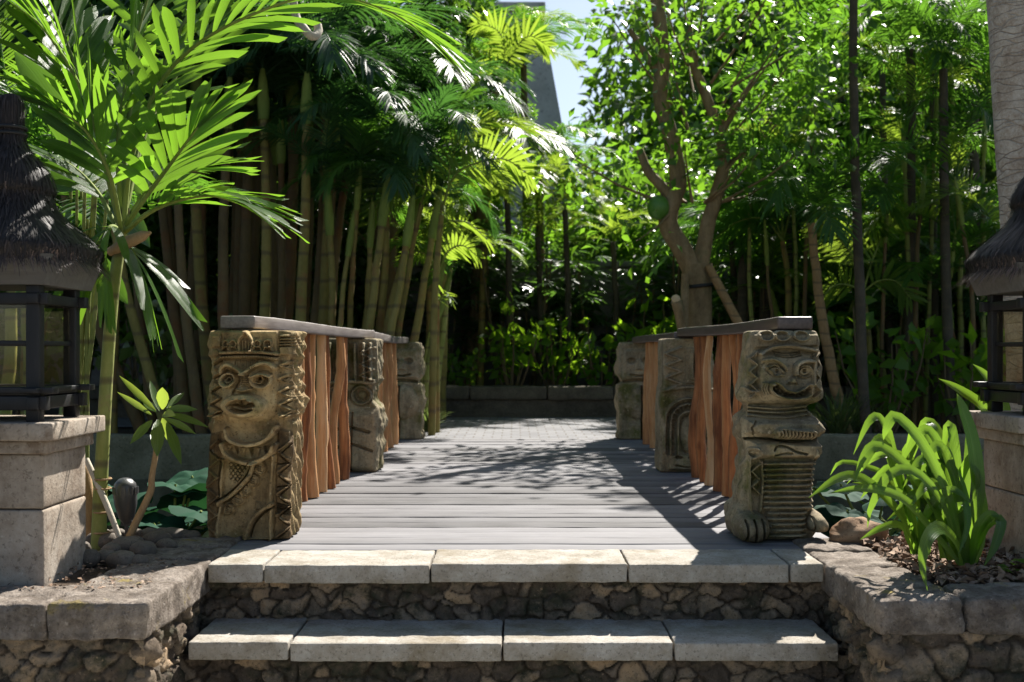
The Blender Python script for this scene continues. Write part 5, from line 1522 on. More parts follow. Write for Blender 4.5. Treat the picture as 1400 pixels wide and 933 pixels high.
# ------------------------------------------------------------------ forked fruit tree right of the bridge
TX = thing('fruit_tree', 'forked brown fruit tree with one large round green fruit', 'tree', (2.06, 12.5, -0.03))
def ap(pts, Y=12.5): return [at(a, b, Y + (d[0] if d else 0)) for a, b, *d in pts]
m = MB()
tube(m, ap([(954, 640), (953, 560), (954, 470), (955, 420), (953, 385), (950, 362)]), [.21, .19, .17, .158, .165, .15], 16, True, rough=.10, seed=2)
part('trunk', m, M['bark'], TX)
for pts, r0, r1 in (([(951, 375), (932, 340), (913, 305), (921, 270), (927, 246), (917, 187), (903, 133), (907, 74), (898, 0), (890, -60)], .12, .07),
                    ([(954, 378), (962, 340), (968, 305), (977, 276), (990, 222), (983, 182), (962, 123), (949, 89), (940, 30)], .10, .042),
                    ([(915, 268), (900, 250), (886, 234), (874, 205)], .07, .045),
                    ([(983, 185), (1005, 150), (1030, 110)], .05, .03), ([(905, 110), (880, 70), (860, 40)], .05, .03)):
    m = MB(); tube(m, catmull(ap(pts), 26), np.linspace(r0, r1, 26), 12, True, rough=.10, seed=r0 * 50)
    part('limb', m, M['bark'], TX)
m = MB(); stone_blob(m, at(900, 284, 12.42), (.125, .125, .14), 2, .04, 22, 14); f_ = part('fruit', m, M['fruit'], TX)
m = MB(); tube(m, [at(904, 268, 12.45), at(908, 256, 12.48), at(914, 250, 12.5)], [.012, .012, .014], 6); part('fruit_stalk', m, M['stem'], TX)
m = MB()
aa = np.linspace(0, 2 * np.pi, 29)
c = at(954, 392, 12.5)
tube(m, np.stack((c[0] + .174 * np.cos(aa), c[1] + .174 * np.sin(aa), c[2] + .02 * np.cos(aa)), 1), .022, 6, False)
tag(single('rubber_strap', m, M['strap'], 'black strap tied round the forked tree trunk and its prop', 'strap', (c[0], c[1], c[2])))
m = MB(); tube(m, ap([(936, 470, -.22), (936, 420, -.22), (937, 375, -.20)]), .045, 10, True, rough=.08); part_ = single('tree_prop', m, M['bark'], 'short upright wooden prop strapped to the left side of the forked tree', 'prop', tuple(at(936, 470, 12.3)))
m = MB(); tube(m, ap([(1040, 520, -.3), (1010, 443, -.25), (985, 395, -.2), (968, 363, -.16)]), [.055, .05, .05, .045], 10, True, rough=.08); single('tree_prop', m, M['trunkbrown'], 'slanting wooden prop leaning on the right side of the forked tree', 'prop', tuple(at(1040, 520, 12.2)))
m = MB(); tube(m, ap([(934, 452, -.24), (930, 432, -.28), (925, 412, -.33)]), [.06, .058, .062], 10, True, rough=.1); s_ = part('cut_stub', m, M['bark'], TX)
m = MB(); stone_blob(m, at(924, 409, 12.16), (.05, .02, .05), 1, .05); part('cut_face', m, M['cut'], s_)
# crown: leaf clumps round the upper limbs
mb = MB(); rr = np.random.default_rng(77)
spots = []
for q in range(58):
    a = rr.uniform(0, 6.28)
    spots.append(np.array((2.75 + 1.55 * math.cos(a) * math.sqrt(rr.random()), 12.7 + 1.2 * math.sin(a) * math.sqrt(rr.random()), rr.uniform(2.9, 5.4))))
for px, py in ((850, 240), (840, 300), (870, 330), (800, 250), (760, 235), (780, 215), (860, 190), (1000, 190), (1020, 210), (990, 160), (1050, 120), (1030, 60), (960, 40), (870, 60), (840, 30), (900, 200), (880, 140), (880, 20), (930, 110), (1010, 20), (1070, 60), (845, 20)):
    spots.append(at(px, py, 12.3 + rr.uniform(-.5, .5)))
for c in spots:
    k = 26; off = rr.normal(0, .21, (k, 3)); off[:, 2] *= .7
    leaf_cloud(mb, c + off, off + rr.normal(0, .15, (k, 3)) + np.array((0, 0, -.12)), np.array((0, 0, 1.0)) + rr.normal(0, .5, (k, 3)), .145, rr)
part('crown', mb, M['crown'], TX)
mb = MB()
for c in spots[::3]:
    e = np.array((2.05 + (c[0] - 2.05) * .25, 12.5, max(2.6, c[2] - .9)))
    tube(mb, [e, (e + c) / 2 + (0, 0, -.05), c], [.02, .013, .006], 5, False)
part('twigs', mb, M['bark'], TX)

# ------------------------------------------------------------------ lady palms and bushes on the far bed
def fan_plant(seed, n=5, h=1.6):
    rr = np.random.default_rng(seed)
    ml, ms = MB(), MB()
    for q in range(n):
        b = np.array((rr.normal(0, .16), rr.normal(0, .14), 0)); hh = h * rr.uniform(.6, 1.1)
        tp = b + np.array((rr.normal(0, .2), rr.normal(0, .15), hh))
        P = stem_curve(b, tp, .05, 6, seed + q)
        tube(ms, P, np.linspace(.018, .012, 6), 6)
        for g in range(9):
            k = P[rr.integers(2, 6)] if g < 5 else P[-1]
            a = rr.uniform(0, 6.28); el = rr.uniform(-.1, .9)
            d = np.array((math.cos(a) * math.cos(el), math.sin(a) * math.cos(el), math.sin(el)))
            e = k + d * rr.uniform(.2, .36)
            tube(ml, [k, e], [.005, .004], 4, False)
            s = unit(np.cross(d, (0, 0, 1))); nm = np.cross(s, d)
            nl = rr.integers(6, 10); at_v = np.clip(rr.normal(.45, .2), 0, 1)
            for w in range(nl):
                th = R(-95 + 190 * w / (nl - 1))
                dd = unit(d * math.cos(th) + s * math.sin(th) - (0, 0, .25))
                blades(ml, e, e + dd * rr.uniform(.2, .3), np.cross(dd, nm), .017, None, 3, .18, .2, None, at_v)
    return ml.mesh('fan_leaves'), ms.mesh('stem')
FANS = [fan_plant(200 + q) for q in range(3)]
def lady_palm(x, y, z, sc, seed, label, group):
    t = thing('lady_palm', label, 'palm', (x, y, z), group)
    a, b = FANS[seed % 3]
    dup_mesh('fan_leaves', a, M['fan'], t, (0, 0, 0), (0, 0, seed * 2.1), sc)
    dup_mesh('stems', b, M['stem'], t, (0, 0, 0), (0, 0, seed * 2.1), sc)
lp = 'dark lady palms along the back wall'
rr = np.random.default_rng(5)
for q, x in enumerate(np.linspace(-2.6, 3.4, 13)):
    lady_palm(x + rr.uniform(-.15, .15), 17.5 + rr.uniform(-.3, .3), .28, rr.uniform(1.1, 1.45), q, 'dark fan leaved lady palm in the row before the back wall', lp)
for q, x in enumerate(np.linspace(-6.0, -3.2, 6)):
    lady_palm(x, 15.9 + rr.uniform(-.3, .3), .28, rr.uniform(1.0, 1.5), q + 20, 'dark fan leaved lady palm in shade behind the cane thicket', 'lady palms behind the cane thicket')
for q, x in enumerate(np.linspace(3.2, 8.2, 9)):
    lady_palm(x, 15.7 + rr.uniform(-1.0, .4), .0, rr.uniform(.9, 1.4), q + 40, 'dark fan leaved lady palm in shade among the right trunks', 'lady palms among the right trunks')
def bush_mesh(seed):
    rr = np.random.default_rng(seed)
    ml, ms = MB(), MB()
    for q in range(11):
        a = rr.uniform(0, 6.28); e = np.array((math.cos(a) * rr.uniform(.1, .5), math.sin(a) * rr.uniform(.1, .35), rr.uniform(.5, 1.15)))
        P = stem_curve((0.2 * e[0], .2 * e[1], 0), e, .06, 6, seed + q)
        tube(ms, P, np.linspace(.014, .005, 6), 5)
        for g in range(11):
            k = P[rr.integers(2, 6)] + rr.normal(0, .05, 3)
            d = rr.normal(0, 1, 3); d[1] *= .5
            leaf_cloud(ml, k[None], d[None], np.array([[rr.normal(0, .8), -.7, rr.uniform(.0, 1.2)]]), .19, rr, .25)
    return ml.mesh('foliage'), ms.mesh('stems')
BUSH = [bush_mesh(300 + q) for q in range(3)]
def bush(x, y, z, sc, seed, label, group=None, mat='bush'):
    t = thing('leafy_bush', label, 'bush', (x, y, z), group)
    dup_mesh('foliage', BUSH[seed % 3][0], M[mat], t, (0, 0, 0), (0, 0, seed * 2.3), sc)
    dup_mesh('stems', BUSH[seed % 3][1], M['stem'], t, (0, 0, 0), (0, 0, seed * 2.3), sc)
for q, (px, sc, y) in enumerate(((630, .7, 16.1), (700, 1.15, 15.95), (760, 1.05, 16.15), (822, .95, 16.1), (890, 1.2, 16.3), (940, 1.2, 16.4))):
    bush((px - VX) / F * y, y - .2, .29, sc, q, 'bright green broad leaved bush above the far planter wall', 'bushes along the far planter wall')
for q, (x, y, sc) in enumerate(((3.3, 13.4, 1.1), (4.3, 12.7, 1.3), (5.2, 12.5, 1.3), (6.3, 12.6, 1.4), (7.2, 13.3, 1.2))):
    bush(x, y, -.03, sc, q + 10, 'leafy bush on the shaded right bank', 'bushes on the right bank')
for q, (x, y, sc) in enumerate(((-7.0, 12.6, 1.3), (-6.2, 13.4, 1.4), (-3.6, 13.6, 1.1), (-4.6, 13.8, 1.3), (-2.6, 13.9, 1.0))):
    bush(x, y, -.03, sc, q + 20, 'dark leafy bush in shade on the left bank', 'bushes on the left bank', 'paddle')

# ------------------------------------------------------------------ thatched tower far behind
tw = thing('tower_roof', 'tall grey shingled tower roof rising beside the gap of sky', 'building', (-1.2, 31, 0))
m = MB()
def frust(m, x0, x1, y0, y1, z0, X0, X1, Y0, Y1, z1):
    a = [(x0, y0, z0), (x1, y0, z0), (x1, y1, z0), (x0, y1, z0), (X0, Y0, z1), (X1, Y0, z1), (X1, Y1, z1), (X0, Y1, z1)]
    for q in ((0, 1, 5, 4), (1, 2, 6, 5), (2, 3, 7, 6), (3, 0, 4, 7), (4, 5, 6, 7)): m.add([a[k] for k in q], [(0, 1, 2, 3)])
frust(m, -3.6, 1.9, 29, 34.5, 3.3, -2.0, .75, 30.6, 33, 10.4)
part('roof', m, M['roofgrey'], tw, False)
m = MB(); box(m, (-3.2, 29.5, -.03), (1.5, 34, 3.3)); part('wall', m, M['gardenwall'], tw, False)
m = MB(); rbox(m, (-2.1, 30.5, 10.4), (.85, 33.1, 10.65), .03, .4); part('ridge_cap', m, M['roofgrey'], tw)
# ------------------------------------------------------------------ foreground broad-leaved palm on the left
bp = thing('broad_leaf_palm', 'young palm with broad jagged leaflets and green ringed stem beside the left pedestal', 'palm', (-1.94, 5.1, -0.02))
P = catmull([at(136, 765, 5.1), at(136, 700, 5.1), at(141, 600, 5.1), at(148, 480, 5.1), at(156, 390, 5.12), at(166, 325, 5.15), at(172, 285, 5.17)], 30)
m = MB(); tube(m, P, np.interp(np.linspace(0, 1, 30), [0, .05, .15, .35, .8, 1], [.046, .039, .033, .030, .026, .021]), 14, True)
part('stem', m, M['palmgreen'], bp)
for py in (752, 728, 700, 668, 655):
    c = at(137 + (752 - py) * .04, py, 5.1); aa = np.linspace(0, 2 * np.pi, 21)
    m = MB(); tube(m, np.stack((c[0] + .036 * np.cos(aa), c[1] + .036 * np.sin(aa), 0 * aa + c[2]), 1), .005, 5, False)
    part('leaf_scar', m, M['stick'], bp)
def bfrond(ctrl, nleaf, ll, lw, seed, **kw):
    ml, mr = MB(), MB()
    C = [at(a, b, y) for a, b, y in ctrl]
    kw = {**dict(start=.25, a0=62, a1=18, lift=.2, droop=.16, nseg=6, rib=(.013, .004), shape='wide', jag=.10, fold=.18), **kw}
    frond(ml, mr, C, nleaf, ll, lw, seed=seed, **kw)
    f = part('frond', ml, M['broadpalm'], bp)
    part('rachis', mr, M['shaft'], f)
bfrond([(168, 318, 5.15), (180, 215, 5.12), (215, 120, 5.05), (270, 60, 4.95), (350, 18, 4.9), (440, -8, 4.88), (530, 15, 4.85), (585, 50, 4.85)], 23, 0.50, 0.0252, 1, start=.22)
bfrond([(172, 308, 5.15), (205, 262, 5.05), (232, 226, 4.98), (255, 195, 4.92), (272, 172, 4.9)], 11, 0.50, 0.0302, 2, a0=66, a1=12, lift=.35, start=.2)
bfrond([(170, 318, 5.15), (205, 290, 5.0), (245, 274, 4.9), (290, 268, 4.82), (330, 280, 4.78)], 16, 0.46, 0.0218, 3, a0=44, a1=8, droop=.2)
bfrond([(166, 332, 5.15), (174, 336, 5.12), (184, 348, 5.1), (190, 366, 5.1)], 6, 0.40, 0.0218, 4, droop=.35, a0=32)
bfrond([(166, 312, 5.15), (162, 190, 5.25), (180, 80, 5.3), (215, -40, 5.3), (260, -110, 5.3)], 18, 0.58, 0.0336, 5)
bfrond([(164, 312, 5.15), (140, 210, 5.1), (110, 120, 5.05), (60, 40, 5.0), (10, 0, 5.0)], 17, 0.52, 0.0302, 6)
bfrond([(163, 320, 5.15), (135, 265, 5.3), (95, 225, 5.45), (45, 205, 5.6)], 13, 0.44, 0.0269, 7)
bfrond([(168, 305, 5.15), (200, 180, 5.5), (250, 90, 5.8), (300, 20, 6.0), (340, -20, 6.1)], 17, 0.55, 0.0302, 8)
bfrond([(165, 318, 5.15), (152, 310, 5.0), (140, 330, 4.95), (135, 365, 4.92)], 7, 0.36, 0.0202, 9, droop=.4, a0=40)
bfrond([(170, 312, 5.15), (196, 268, 5.25), (232, 240, 5.35), (276, 232, 5.4)], 11, 0.46, 0.0252, 10, a0=58, a1=14)
bfrond([(168, 305, 5.15), (205, 140, 5.45), (275, -10, 5.8), (360, -110, 6.2), (450, -150, 6.5)], 17, 0.55, 0.0302, 12)  # added, reaching above the frame to shade the leaflets below
bfrond([(166, 308, 5.15), (180, 130, 5.5), (215, -40, 5.9), (250, -160, 6.3), (270, -230, 6.7)], 17, 0.55, 0.0302, 13)  # likewise added above the frame for its shade
bfrond([(165, 314, 5.15), (128, 170, 5.3), (92, 60, 5.4), (40, -60, 5.5)], 16, .54, .032, 14)
bfrond([(166, 316, 5.15), (150, 240, 4.95), (118, 180, 4.85), (78, 150, 4.8)], 12, .46, .030, 15)
# brown sheath at the crown
m = MB(); tube(m, [at(150, 345, 5.13), at(172, 332, 5.08), at(196, 322, 5.04), at(206, 318, 5.02)], [.02, .03, .024, .006], 10, True, rough=.12); part('dry_sheath', m, M['stick'], bp)

# heliconia with paddle leaves at the left edge
hp = thing('paddle_leaf_plant', 'dark green plant with large paddle leaves behind the left lantern', 'plant', (-2.9, 6.5, -.03))
pad = lambda t: np.interp(t, [0, .05, .3, .6, .85, 1], [.05, .35, .95, 1.0, .6, .03])
rr = np.random.default_rng(8)
for px, py, tx, ty, w in ((128, 250, 165, 150, .085), (112, 215, 62, 130, .085), (135, 205, 230, 235, .08), (105, 260, 40, 240, .08), (120, 300, 60, 330, .075), (140, 280, 205, 330, .08), (118, 190, 130, 70, .085), (95, 180, 20, 60, .08), (150, 240, 215, 170, .08), (100, 320, 20, 400, .07), (110, 340, 175, 420, .07)):
    b = at(px, py, 6.4 + rr.uniform(-.2, .2)); e = at(tx, ty, 6.4 + rr.uniform(-.35, .35))
    m = MB(); tube(m, [np.array((-2.6 + rr.normal(0, .08), 6.5, -.02)), (b + np.array((-2.6, 6.5, -.02))) / 2 + (0, 0, .05), b], [.016, .013, .008], 7, True); part('stalk', m, M['palmgreen'], hp)
    m = MB(); blades(m, b, e + (0, 0, .1), unit(np.cross(e - b, (0.3, -1, .35))), w, None, 9, .22, .28, pad, rr.uniform(.2, .9)); part('leaf', m, M['paddle'], hp)

# ------------------------------------------------------------------ small plants and things in the left bed
sp = thing('planter_shrub', 'young shrub with a bent brown stem and rosette of pointed leaves', 'plant', tuple(at(175, 738, 5.15)))
Y5 = 5.15
m = MB(); tube(m, catmull([at(174, 742, Y5), at(190, 706, Y5), at(206, 672, Y5), at(207, 655, Y5), at(213, 620, Y5), at(217, 585, Y5)], 16), np.linspace(.019, .012, 16), 9, True, rough=.12)
part('stem', m, M['stick'], sp)
lp_ = lambda t: np.interp(t, [0, .1, .45, .75, 1], [.12, .5, 1.0, .72, .03])
for bx_, by_, ex, ey, dy, w, dr in ((213, 562, 163, 514, .02, .018, .0), (208, 568, 160, 535, -.05, .015, .02), (222, 560, 222, 530, -.06, .030, .0), (228, 558, 252, 535, .06, .017, .05), (226, 560, 270, 556, .03, .02, .10), (226, 566, 285, 575, -.03, .018, .14), (224, 572, 268, 588, .05, .018, .12), (216, 574, 215, 625, -.10, .034, .0), (228, 578, 248, 632, -.05, .026, .05), (208, 575, 178, 605, -.05, .022, .05), (214, 564, 196, 545, .1, .02, .05), (222, 568, 240, 560, -.12, .022, .1), (218, 562, 205, 520, .12, .018, .0), (222, 572, 232, 600, .1, .02, .1)):
    m = MB(); b = at(bx_, by_, Y5); e = at(ex, ey, Y5 + dy * 2)
    blades(m, b, e, unit(np.cross(e - b, (0.25, -1, .3))), w, None, 7, dr, .3, lp_, rng.uniform(.2, .9)); part('leaf', m, M['shrubleaf'], sp)
m = MB(); tube(m, [at(166, 742, 5.02), at(146, 690, 5.05), at(118, 628, 5.12)], [.012, .014, .013], 8, True, rough=.1)
single('leaning_stick', m, M['paletwig'], 'pale bare stick leaning behind the green palm stem', 'stick', tuple(at(166, 742, 5.02)))
m = MB(); tube(m, [at(118, 735, 5.2), at(122, 690, 5.2), at(118, 650, 5.22), at(108, 620, 5.25)], [.03, .034, .026, .008], 8, True, rough=.2)
single('fallen_sheath', m, M['stick'], 'dry orange brown palm sheath standing between pedestal and palm stem', 'palm sheath', tuple(at(118, 735, 5.2)))
# spotlight
sl = thing('garden_spotlight', 'dark grey ribbed garden spotlight among the stones', 'spotlight', tuple(at(173, 738, 5.25)))
m = MB(); tube(m, [at(174, 742, 5.25), at(173, 715, 5.25)], [.010, .010], 8, True); part('stake', m, M['lampmetal'], sl)
m = MB(); ax = [at(174, 716, 5.25), at(173, 708, 5.25), at(172, 690, 5.24), at(171, 676, 5.23), at(171, 662, 5.22), at(171, 657, 5.215), at(171, 655, 5.213)]
tube(m, ax, [.018, .036, .052, .055, .050, .034, .008], 20, True); h_ = part('housing', m, M['lampmetal'], sl)
m = MB()
for q in range(20):
    a = 2 * math.pi * q / 20; c = at(171.5, 672, 5.23)
    box(m, (c[0] + .056 * math.cos(a) - .003, c[1] + .056 * math.sin(a) - .003, c[2] - .012), (c[0] + .056 * math.cos(a) + .003, c[1] + .056 * math.sin(a) + .003, c[2] + .022))
part('cooling_fins', m, M['lampmetal'], h_, False)
m = MB(); c = at(174, 716, 5.25); box(m, c - (.03, .008, .012), c + (.03, .008, .012)); part('bracket', m, M['lampmetal'], sl, False)
# rounded stones
peb = [(122, 768, .05, .04), (150, 745, .055, .04), (172, 752, .07, .045), (130, 742, .045, .035), (196, 757, .06, .042), (215, 742, .075, .04), (235, 735, .08, .038), (206, 731, .06, .035), (185, 736, .055, .035), (160, 733, .05, .035), (250, 732, .05, .03), (228, 748, .05, .03), (144, 765, .045, .032), (166, 770, .065, .04), (112, 752, .04, .03), (120, 730, .05, .035), (190, 770, .045, .028), (182, 746, .05, .035), (140, 728, .05, .035), (220, 726, .06, .035), (262, 728, .05, .028), (152, 757, .045, .035)]
for q, (px, py, r, hgt) in enumerate(peb):
    y = min(5.27, CZ * F / (py - HY) - .02); x = (px - VX) / F * y
    m = MB(); stone_blob(m, (x, y, hgt * .45), (r, r * .78, hgt), q * 3.1, .16, 18, 11)
    single('river_stone', m, M['pebble'], 'smooth brown river stone in the heap at the foot of the left palm', 'stone', (x, y, 0), 'rounded stones around the left palm')
# hanging loop of vine at the top
m = MB(); tube(m, catmull([at(398, -30, 6.6), at(404, 20, 6.6), at(416, 40, 6.55), at(427, 50, 6.55), at(435, 44, 6.6), at(434, 34, 6.62)], 24), .026, 9, True, rough=.08)
single('hanging_vine', m, M['paletwig'], 'pale curled vine end hanging from above at the top left', 'vine', tuple(at(416, 40, 6.55)))

# ------------------------------------------------------------------ right bed
ly = thing('strap_leaf_lily', 'large clump of arching yellow green strap leaves in the right planter', 'plant', (1.95, 4.6, -0.02))
def strap(pts, w, a=.5):
    P = catmull([at(*p) for p in pts], 15)
    m = MB()
    T = np.gradient(P, axis=0); T /= np.linalg.norm(T, axis=1)[:, None]
    W_ = .82 * w * np.interp(np.linspace(0, 1, 15), [0, .15, .4, .7, .88, 1], [.5, .75, 1.0, .8, .42, .02])
    V = []
    for i in range(15):
        s = unit(np.cross(T[i], (0.25, -1.0, .55)))
        n = np.cross(s, T[i])
        if n[2] < 0: n = -n
        for k, f in ((-1, .0), (-.5, -.0), (0, -.12), (.5, 0), (1, .0)):
            V.append(P[i] + s * k * W_[i] + n * (abs(k) * .24) * W_[i])
    f = [(i * 5 + k, i * 5 + k + 1, i * 5 + k + 6, i * 5 + k + 5) for i in range(14) for k in range(4)]
    m.add(V, f, a, np.tile((-1, -.5, 0, .5, 1.0), 15)); part('leaf', m, M['lily'], ly)
A_, B_, C_ = (1325, 770), (1250, 745), (1285, 735)
for pts, w in (
    ([(1322, 775, 4.42), (1336, 690, 4.4), (1330, 610, 4.42), (1316, 560, 4.45), (1308, 538, 4.47)], .042),
    ([(1332, 770, 4.45), (1345, 710, 4.45), (1340, 660, 4.4), (1325, 630, 4.38)], .036),
    ([(1318, 770, 4.42), (1300, 690, 4.35), (1262, 610, 4.3), (1225, 570, 4.3), (1212, 585, 4.28), (1208, 602, 4.28)], .034),
    ([(1314, 772, 4.42), (1280, 700, 4.35), (1240, 640, 4.3), (1200, 610, 4.25), (1180, 625, 4.22), (1168, 660, 4.2)], .030),
    ([(1316, 770, 4.45), (1310, 680, 4.6), (1295, 620, 4.7), (1275, 580, 4.78), (1262, 580, 4.8), (1256, 600, 4.8)], .032),
    ([(1310, 772, 4.42), (1270, 700, 4.5), (1230, 660, 4.55), (1190, 640, 4.55), (1150, 632, 4.5), (1135, 650, 4.5)], .018),
    ([(1312, 772, 4.40), (1265, 715, 4.3), (1230, 680, 4.2), (1180, 668, 4.15), (1132, 675, 4.12)], .026),
    ([(1318, 775, 4.38), (1305, 740, 4.25), (1285, 722, 4.15), (1268, 735, 4.05), (1260, 770, 4.02), (1268, 808, 4.0)], .034),
    ([(1316, 770, 4.42), (1290, 690, 4.3), (1250, 645, 4.25), (1215, 650, 4.2), (1192, 690, 4.18), (1186, 722, 4.18)], .026),
    ([(1325, 770, 4.45), (1320, 690, 4.5), (1300, 640, 4.5), (1270, 625, 4.5), (1235, 640, 4.5)], .03),
    ([(1328, 772, 4.45), (1350, 720, 4.35), (1368, 712, 4.3), (1360, 745, 4.25), (1345, 775, 4.22)], .030),
    ([(1330, 772, 4.4), (1336, 730, 4.35), (1352, 705, 4.32), (1368, 706, 4.3)], .03),
    ([(1252, 758, 4.45), (1250, 715, 4.4), (1235, 680, 4.35), (1200, 665, 4.3), (1165, 660, 4.25)], .028),
    ([(1254, 758, 4.45), (1260, 700, 4.5), (1245, 650, 4.5), (1215, 640, 4.5), (1185, 665, 4.5)], .03),
    ([(1256, 758, 4.45), (1270, 700, 4.35), (1300, 670, 4.3), (1330, 690, 4.25)], .026),
    ([(1250, 758, 4.45), (1232, 720, 4.35), (1205, 722, 4.28), (1176, 738, 4.25)], .020),
    ([(1290, 755, 4.55), (1290, 690, 4.6), (1282, 640, 4.65), (1262, 605, 4.68), (1240, 612, 4.7), (1232, 630, 4.7)], .030),
    ([(1292, 755, 4.55), (1305, 680, 4.55), (1325, 630, 4.5), (1345, 615, 4.45)], .028),
    ([(1320, 772, 4.5), (1305, 720, 4.55), (1275, 690, 4.55), (1240, 690, 4.55), (1212, 712, 4.5)], .022),
    ([(1318, 770, 4.5), (1300, 700, 4.62), (1270, 650, 4.7), (1230, 620, 4.75), (1192, 622, 4.75)], .024),
    ([(1300, 760, 4.5), (1296, 715, 4.4), (1318, 690, 4.35), (1322, 720, 4.3), (1310, 760, 4.25)], .024)):
    strap(pts, w, rng.uniform(.15, .95))
rr = np.random.default_rng(41)
for q in range(22):
    bx0 = rr.uniform(1245, 1330); by0 = 772 - (1330 - bx0) * .2; yb = 4.45 + rr.uniform(-.05, .1)
    dirx = rr.choice((-1, -1, -1, 1)) * rr.uniform(.3, 1.0); hgt = rr.uniform(90, 200); rch = rr.uniform(60, 120) * (1 if dirx < 0 else .5)
    dep = rr.uniform(-.35, .3)
    strap([(bx0, by0, yb), (bx0 + dirx * rch * .3, by0 - hgt * .55, yb + dep * .3), (bx0 + dirx * rch * .7, by0 - hgt * .95, yb + dep * .7), (bx0 + dirx * rch, by0 - hgt * .97, yb + dep), (bx0 + dirx * rch * 1.35, by0 - hgt * .72, yb + dep * 1.2)], rr.uniform(.022, .038), rr.uniform(.0, .7))
l2 = thing('strap_leaf_lily', 'pair of tall upright pale green strap leaves before the right lantern', 'plant', (2.2, 4.95, -.02))
ly_keep = ly; ly = l2
strap([(1372, 680, 5.15), (1362, 610, 5.1), (1345, 560, 5.05), (1310, 533, 5.0), (1283, 518, 4.98)], .042, .8)
strap([(1380, 680, 5.2), (1376, 600, 5.2), (1368, 545, 5.2), (1348, 515, 5.2), (1330, 498, 5.2)], .045, .7)
strap([(1380, 680, 5.2), (1392, 600, 5.25), (1410, 550, 5.3), (1430, 530, 5.3)], .04, .4)
m = MB(); stone_blob(m, (1.62, 5.17, .035), (.13, .09, .075), 4.4, .35, 20, 12)
m2 = single('brown_rock', m, M['rock'], 'rough brown rock on the corner of the right planter beside the statue', 'rock', (1.62, 5.17, 0))
# leaf litter
mb = MB(); rr = np.random.default_rng(12)
n = 1500
X = rr.uniform(1.62, 2.5, n); Yv = rr.uniform(4.2, 5.2, n)
Cc = np.stack((X, Yv, rr.uniform(0, .03, n)), 1)
Dd = rr.normal(0, 1, (n, 3)); Dd[:, 2] *= .35
leaf_cloud(mb, Cc, Dd, np.array((0, 0, 1.0)) + rr.normal(0, .5, (n, 3)), .055, rr, .6)
o = link('leaf_litter', mb.mesh('leaf_litter'), M['chip']); o['kind'] = 'stuff'; tag(o, 'dry brown leaf litter on the soil under the lily', 'leaf litter')
mb = MB(); n = 260
Cc = np.stack((rr.uniform(-2.0, -1.4, n), rr.uniform(4.1, 4.75, n), rr.uniform(.005, .012, n)), 1); Dd = rr.normal(0, 1, (n, 3)); Dd[:, 2] *= .15
leaf_cloud(mb, Cc, Dd, np.array((0, 0, 1.0)) + rr.normal(0, .3, (n, 3)), .022, rr, .4)
o = link('leaf_litter', mb.mesh('leaf_litter'), M['chip']); o['kind'] = 'stuff'; tag(o, 'sparse dry leaf crumbs on the left coping', 'leaf litter')
# small weed by the pedestal
wd_ = thing('small_weed', 'tiny green weed growing at the foot of the right pedestal', 'weed', (2.02, 4.36, 0))
m = MB()
for q in range(26):
    a = rr.uniform(0, 6.28); c = np.array((2.02 + rr.normal(0, .05), 4.36 + rr.normal(0, .03), rr.uniform(.01, .06)))
    leaf_cloud(m, c[None], np.array([[math.cos(a), math.sin(a), .4]]), np.array([[0, -.4, 1.0]]), .05, rr)
part('leaves', m, M['bush'], wd_)

# ------------------------------------------------------------------ pond plants
def taro(x, y, label, seed, n=7, sc=1.0, group='large leaved pond plants'):
    t = thing('pond_plant', label, 'plant', (x, y, -.40), group)
    rr = np.random.default_rng(seed)
    for q in range(n):
        a = rr.uniform(0, 6.28); rad = rr.uniform(.1, .45) * sc; h = rr.uniform(.15, .5) * sc
        c = np.array((x + rad * math.cos(a), y + rad * math.sin(a) * .7, -.40 + h))
        m = MB(); tube(m, [np.array((x + rr.normal(0, .04), y + rr.normal(0, .04), -.41)), c * .5 + np.array((x, y, -.40)) * .5 + (0, 0, .05), c], [.012, .010, .007], 6); part('stalk', m, M['shaft'], t)
        m = MB()
        r_ = rr.uniform(.12, .19) * sc; tilt = rr.normal(0, .15, 2) - (0, .15); nA = 22
        th = np.linspace(0, 2 * np.pi, nA, endpoint=False)
        rings = [c + (0, 0, -.02)]
        V = [c + np.array((0, 0, -.015))]
        for rad_ in (.5, 1.0):
            shape = rad_ * r_ * (1 - .18 * np.exp(-((th - np.pi) / .5) ** 2) + .04 * np.sin(th * 3 + seed))
            xx = shape * np.cos(th); yy = shape * np.sin(th)
            ca, sa = math.cos(a), math.sin(a)
            zz = xx * tilt[0] + yy * tilt[1] - .25 * (rad_ ** 2) * r_ * .5 + .012 * np.sin(th * 5)
            V += list(np.stack((c[0] + xx * ca - yy * sa, c[1] + xx * sa + yy * ca, c[2] + zz), 1))
        f3 = [(0, 1 + k, 1 + (k + 1) % nA) for k in range(nA)]
        m.add(V, f3, rr.uniform(.2, .9))
        base_ = m.n - len(V)
        m.f.append(np.array([(1 + k, 1 + nA + k, 1 + nA + (k + 1) % nA, 1 + (k + 1) % nA) for k in range(nA)]) + base_)
        part('leaf', m, M['taro'], t)
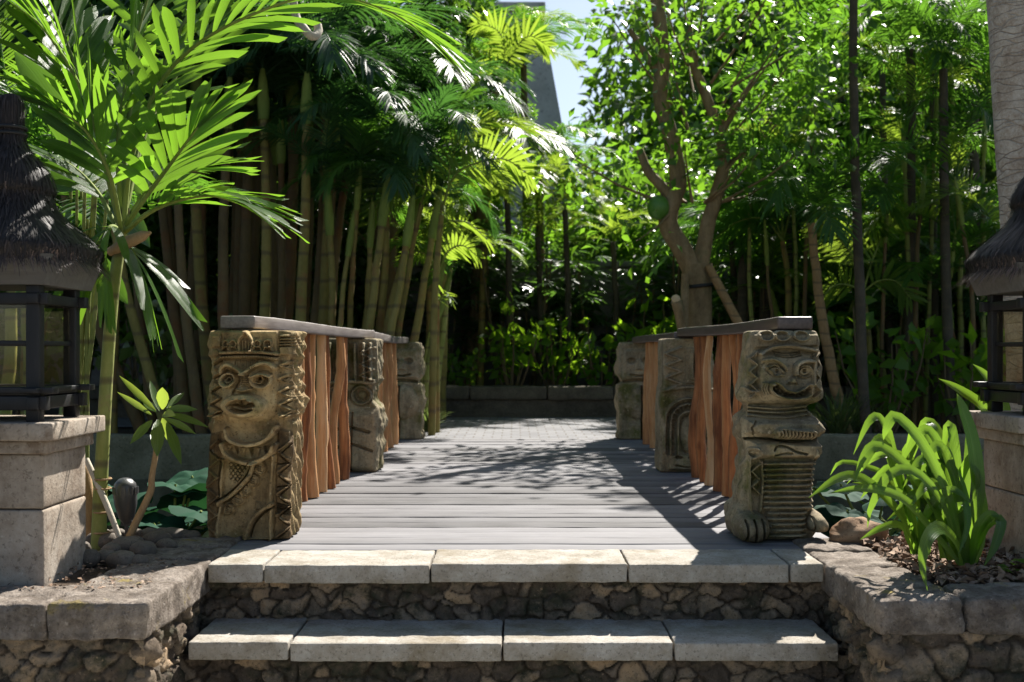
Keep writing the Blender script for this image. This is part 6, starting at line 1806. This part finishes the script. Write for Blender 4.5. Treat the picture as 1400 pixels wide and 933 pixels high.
for x, y, lab, s, n in ((-2.05, 6.6, 'round leaved pond plant left of the front left statue', 1, 14), (-1.9, 7.5, 'round leaved pond plant beside the bridge on the left', 2, 10), (-2.75, 7.0, 'round leaved pond plant behind the garden spotlight', 3, 13), (2.15, 6.6, 'blue green round leaved pond plant behind the right front statue', 4, 14), (2.6, 7.3, 'round leaved pond plant behind the brown rock', 5, 7), (3.2, 6.8, 'round leaved pond plant behind the lily clump', 6, 7)):
    taro(x, y, lab, s, n)

# ------------------------------------------------------------------ grass tufts by the path
def tuft(x, y, label, seed, n=60, h=.5, mat='grass'):
    rr = np.random.default_rng(seed); m = MB()
    for q in range(n):
        a = rr.uniform(0, 6.28); sp_ = rr.uniform(.15, .75) * h
        b = np.array((x + rr.normal(0, .05), y + rr.normal(0, .05), -.02))
        e = b + np.array((math.cos(a) * sp_, math.sin(a) * sp_, h * rr.uniform(.5, 1.1)))
        blades(m, b, e, np.cross(e - b, (math.cos(a), math.sin(a), .2)) + 1e-4, .009, None, 5, .35, .3, None, rr.uniform(0, 1))
    single('grass_tuft', m, M[mat], label, 'grass tuft', (x, y, 0))
tuft(-1.0, 12.5, 'spiky grass tuft at the left edge of the path', 1, 80, .42)
tuft(-1.08, 12.9, 'taller spiky grass tuft behind the path edge on the left', 2, 70, .5)
tuft(3.55, 12.0, 'pale green grass tuft behind the right front statue', 3, 90, .75)
tuft(3.95, 12.4, 'dark grass tuft at the foot of the slim palm on the right bank', 4, 70, .6)

# ------------------------------------------------------------------ coconut trunk on the right
ct = thing('coconut_palm', 'thick pale coconut palm trunk with flaking bark behind the right lantern', 'palm', (2.96, 6.2, -.4))
P = catmull([(2.98, 6.2, -.9), (2.95, 6.2, 0.0), (2.93, 6.2, .9), (2.87, 6.2, 2.0), (2.80, 6.22, 3.2), (2.74, 6.25, 5.0), (2.75, 6.3, 8.2)], 60)
m = MB(); tube(m, P, np.interp(np.linspace(0, 1, 60), [0, .1, .4, 1], [.19, .15, .142, .12]), 28, True, rough=.05, seed=4); part('trunk', m, M['cocobark'], ct)
crown_fronds(ct, P[-1], 12, BIGF, M['areca'], 1.1, 88)
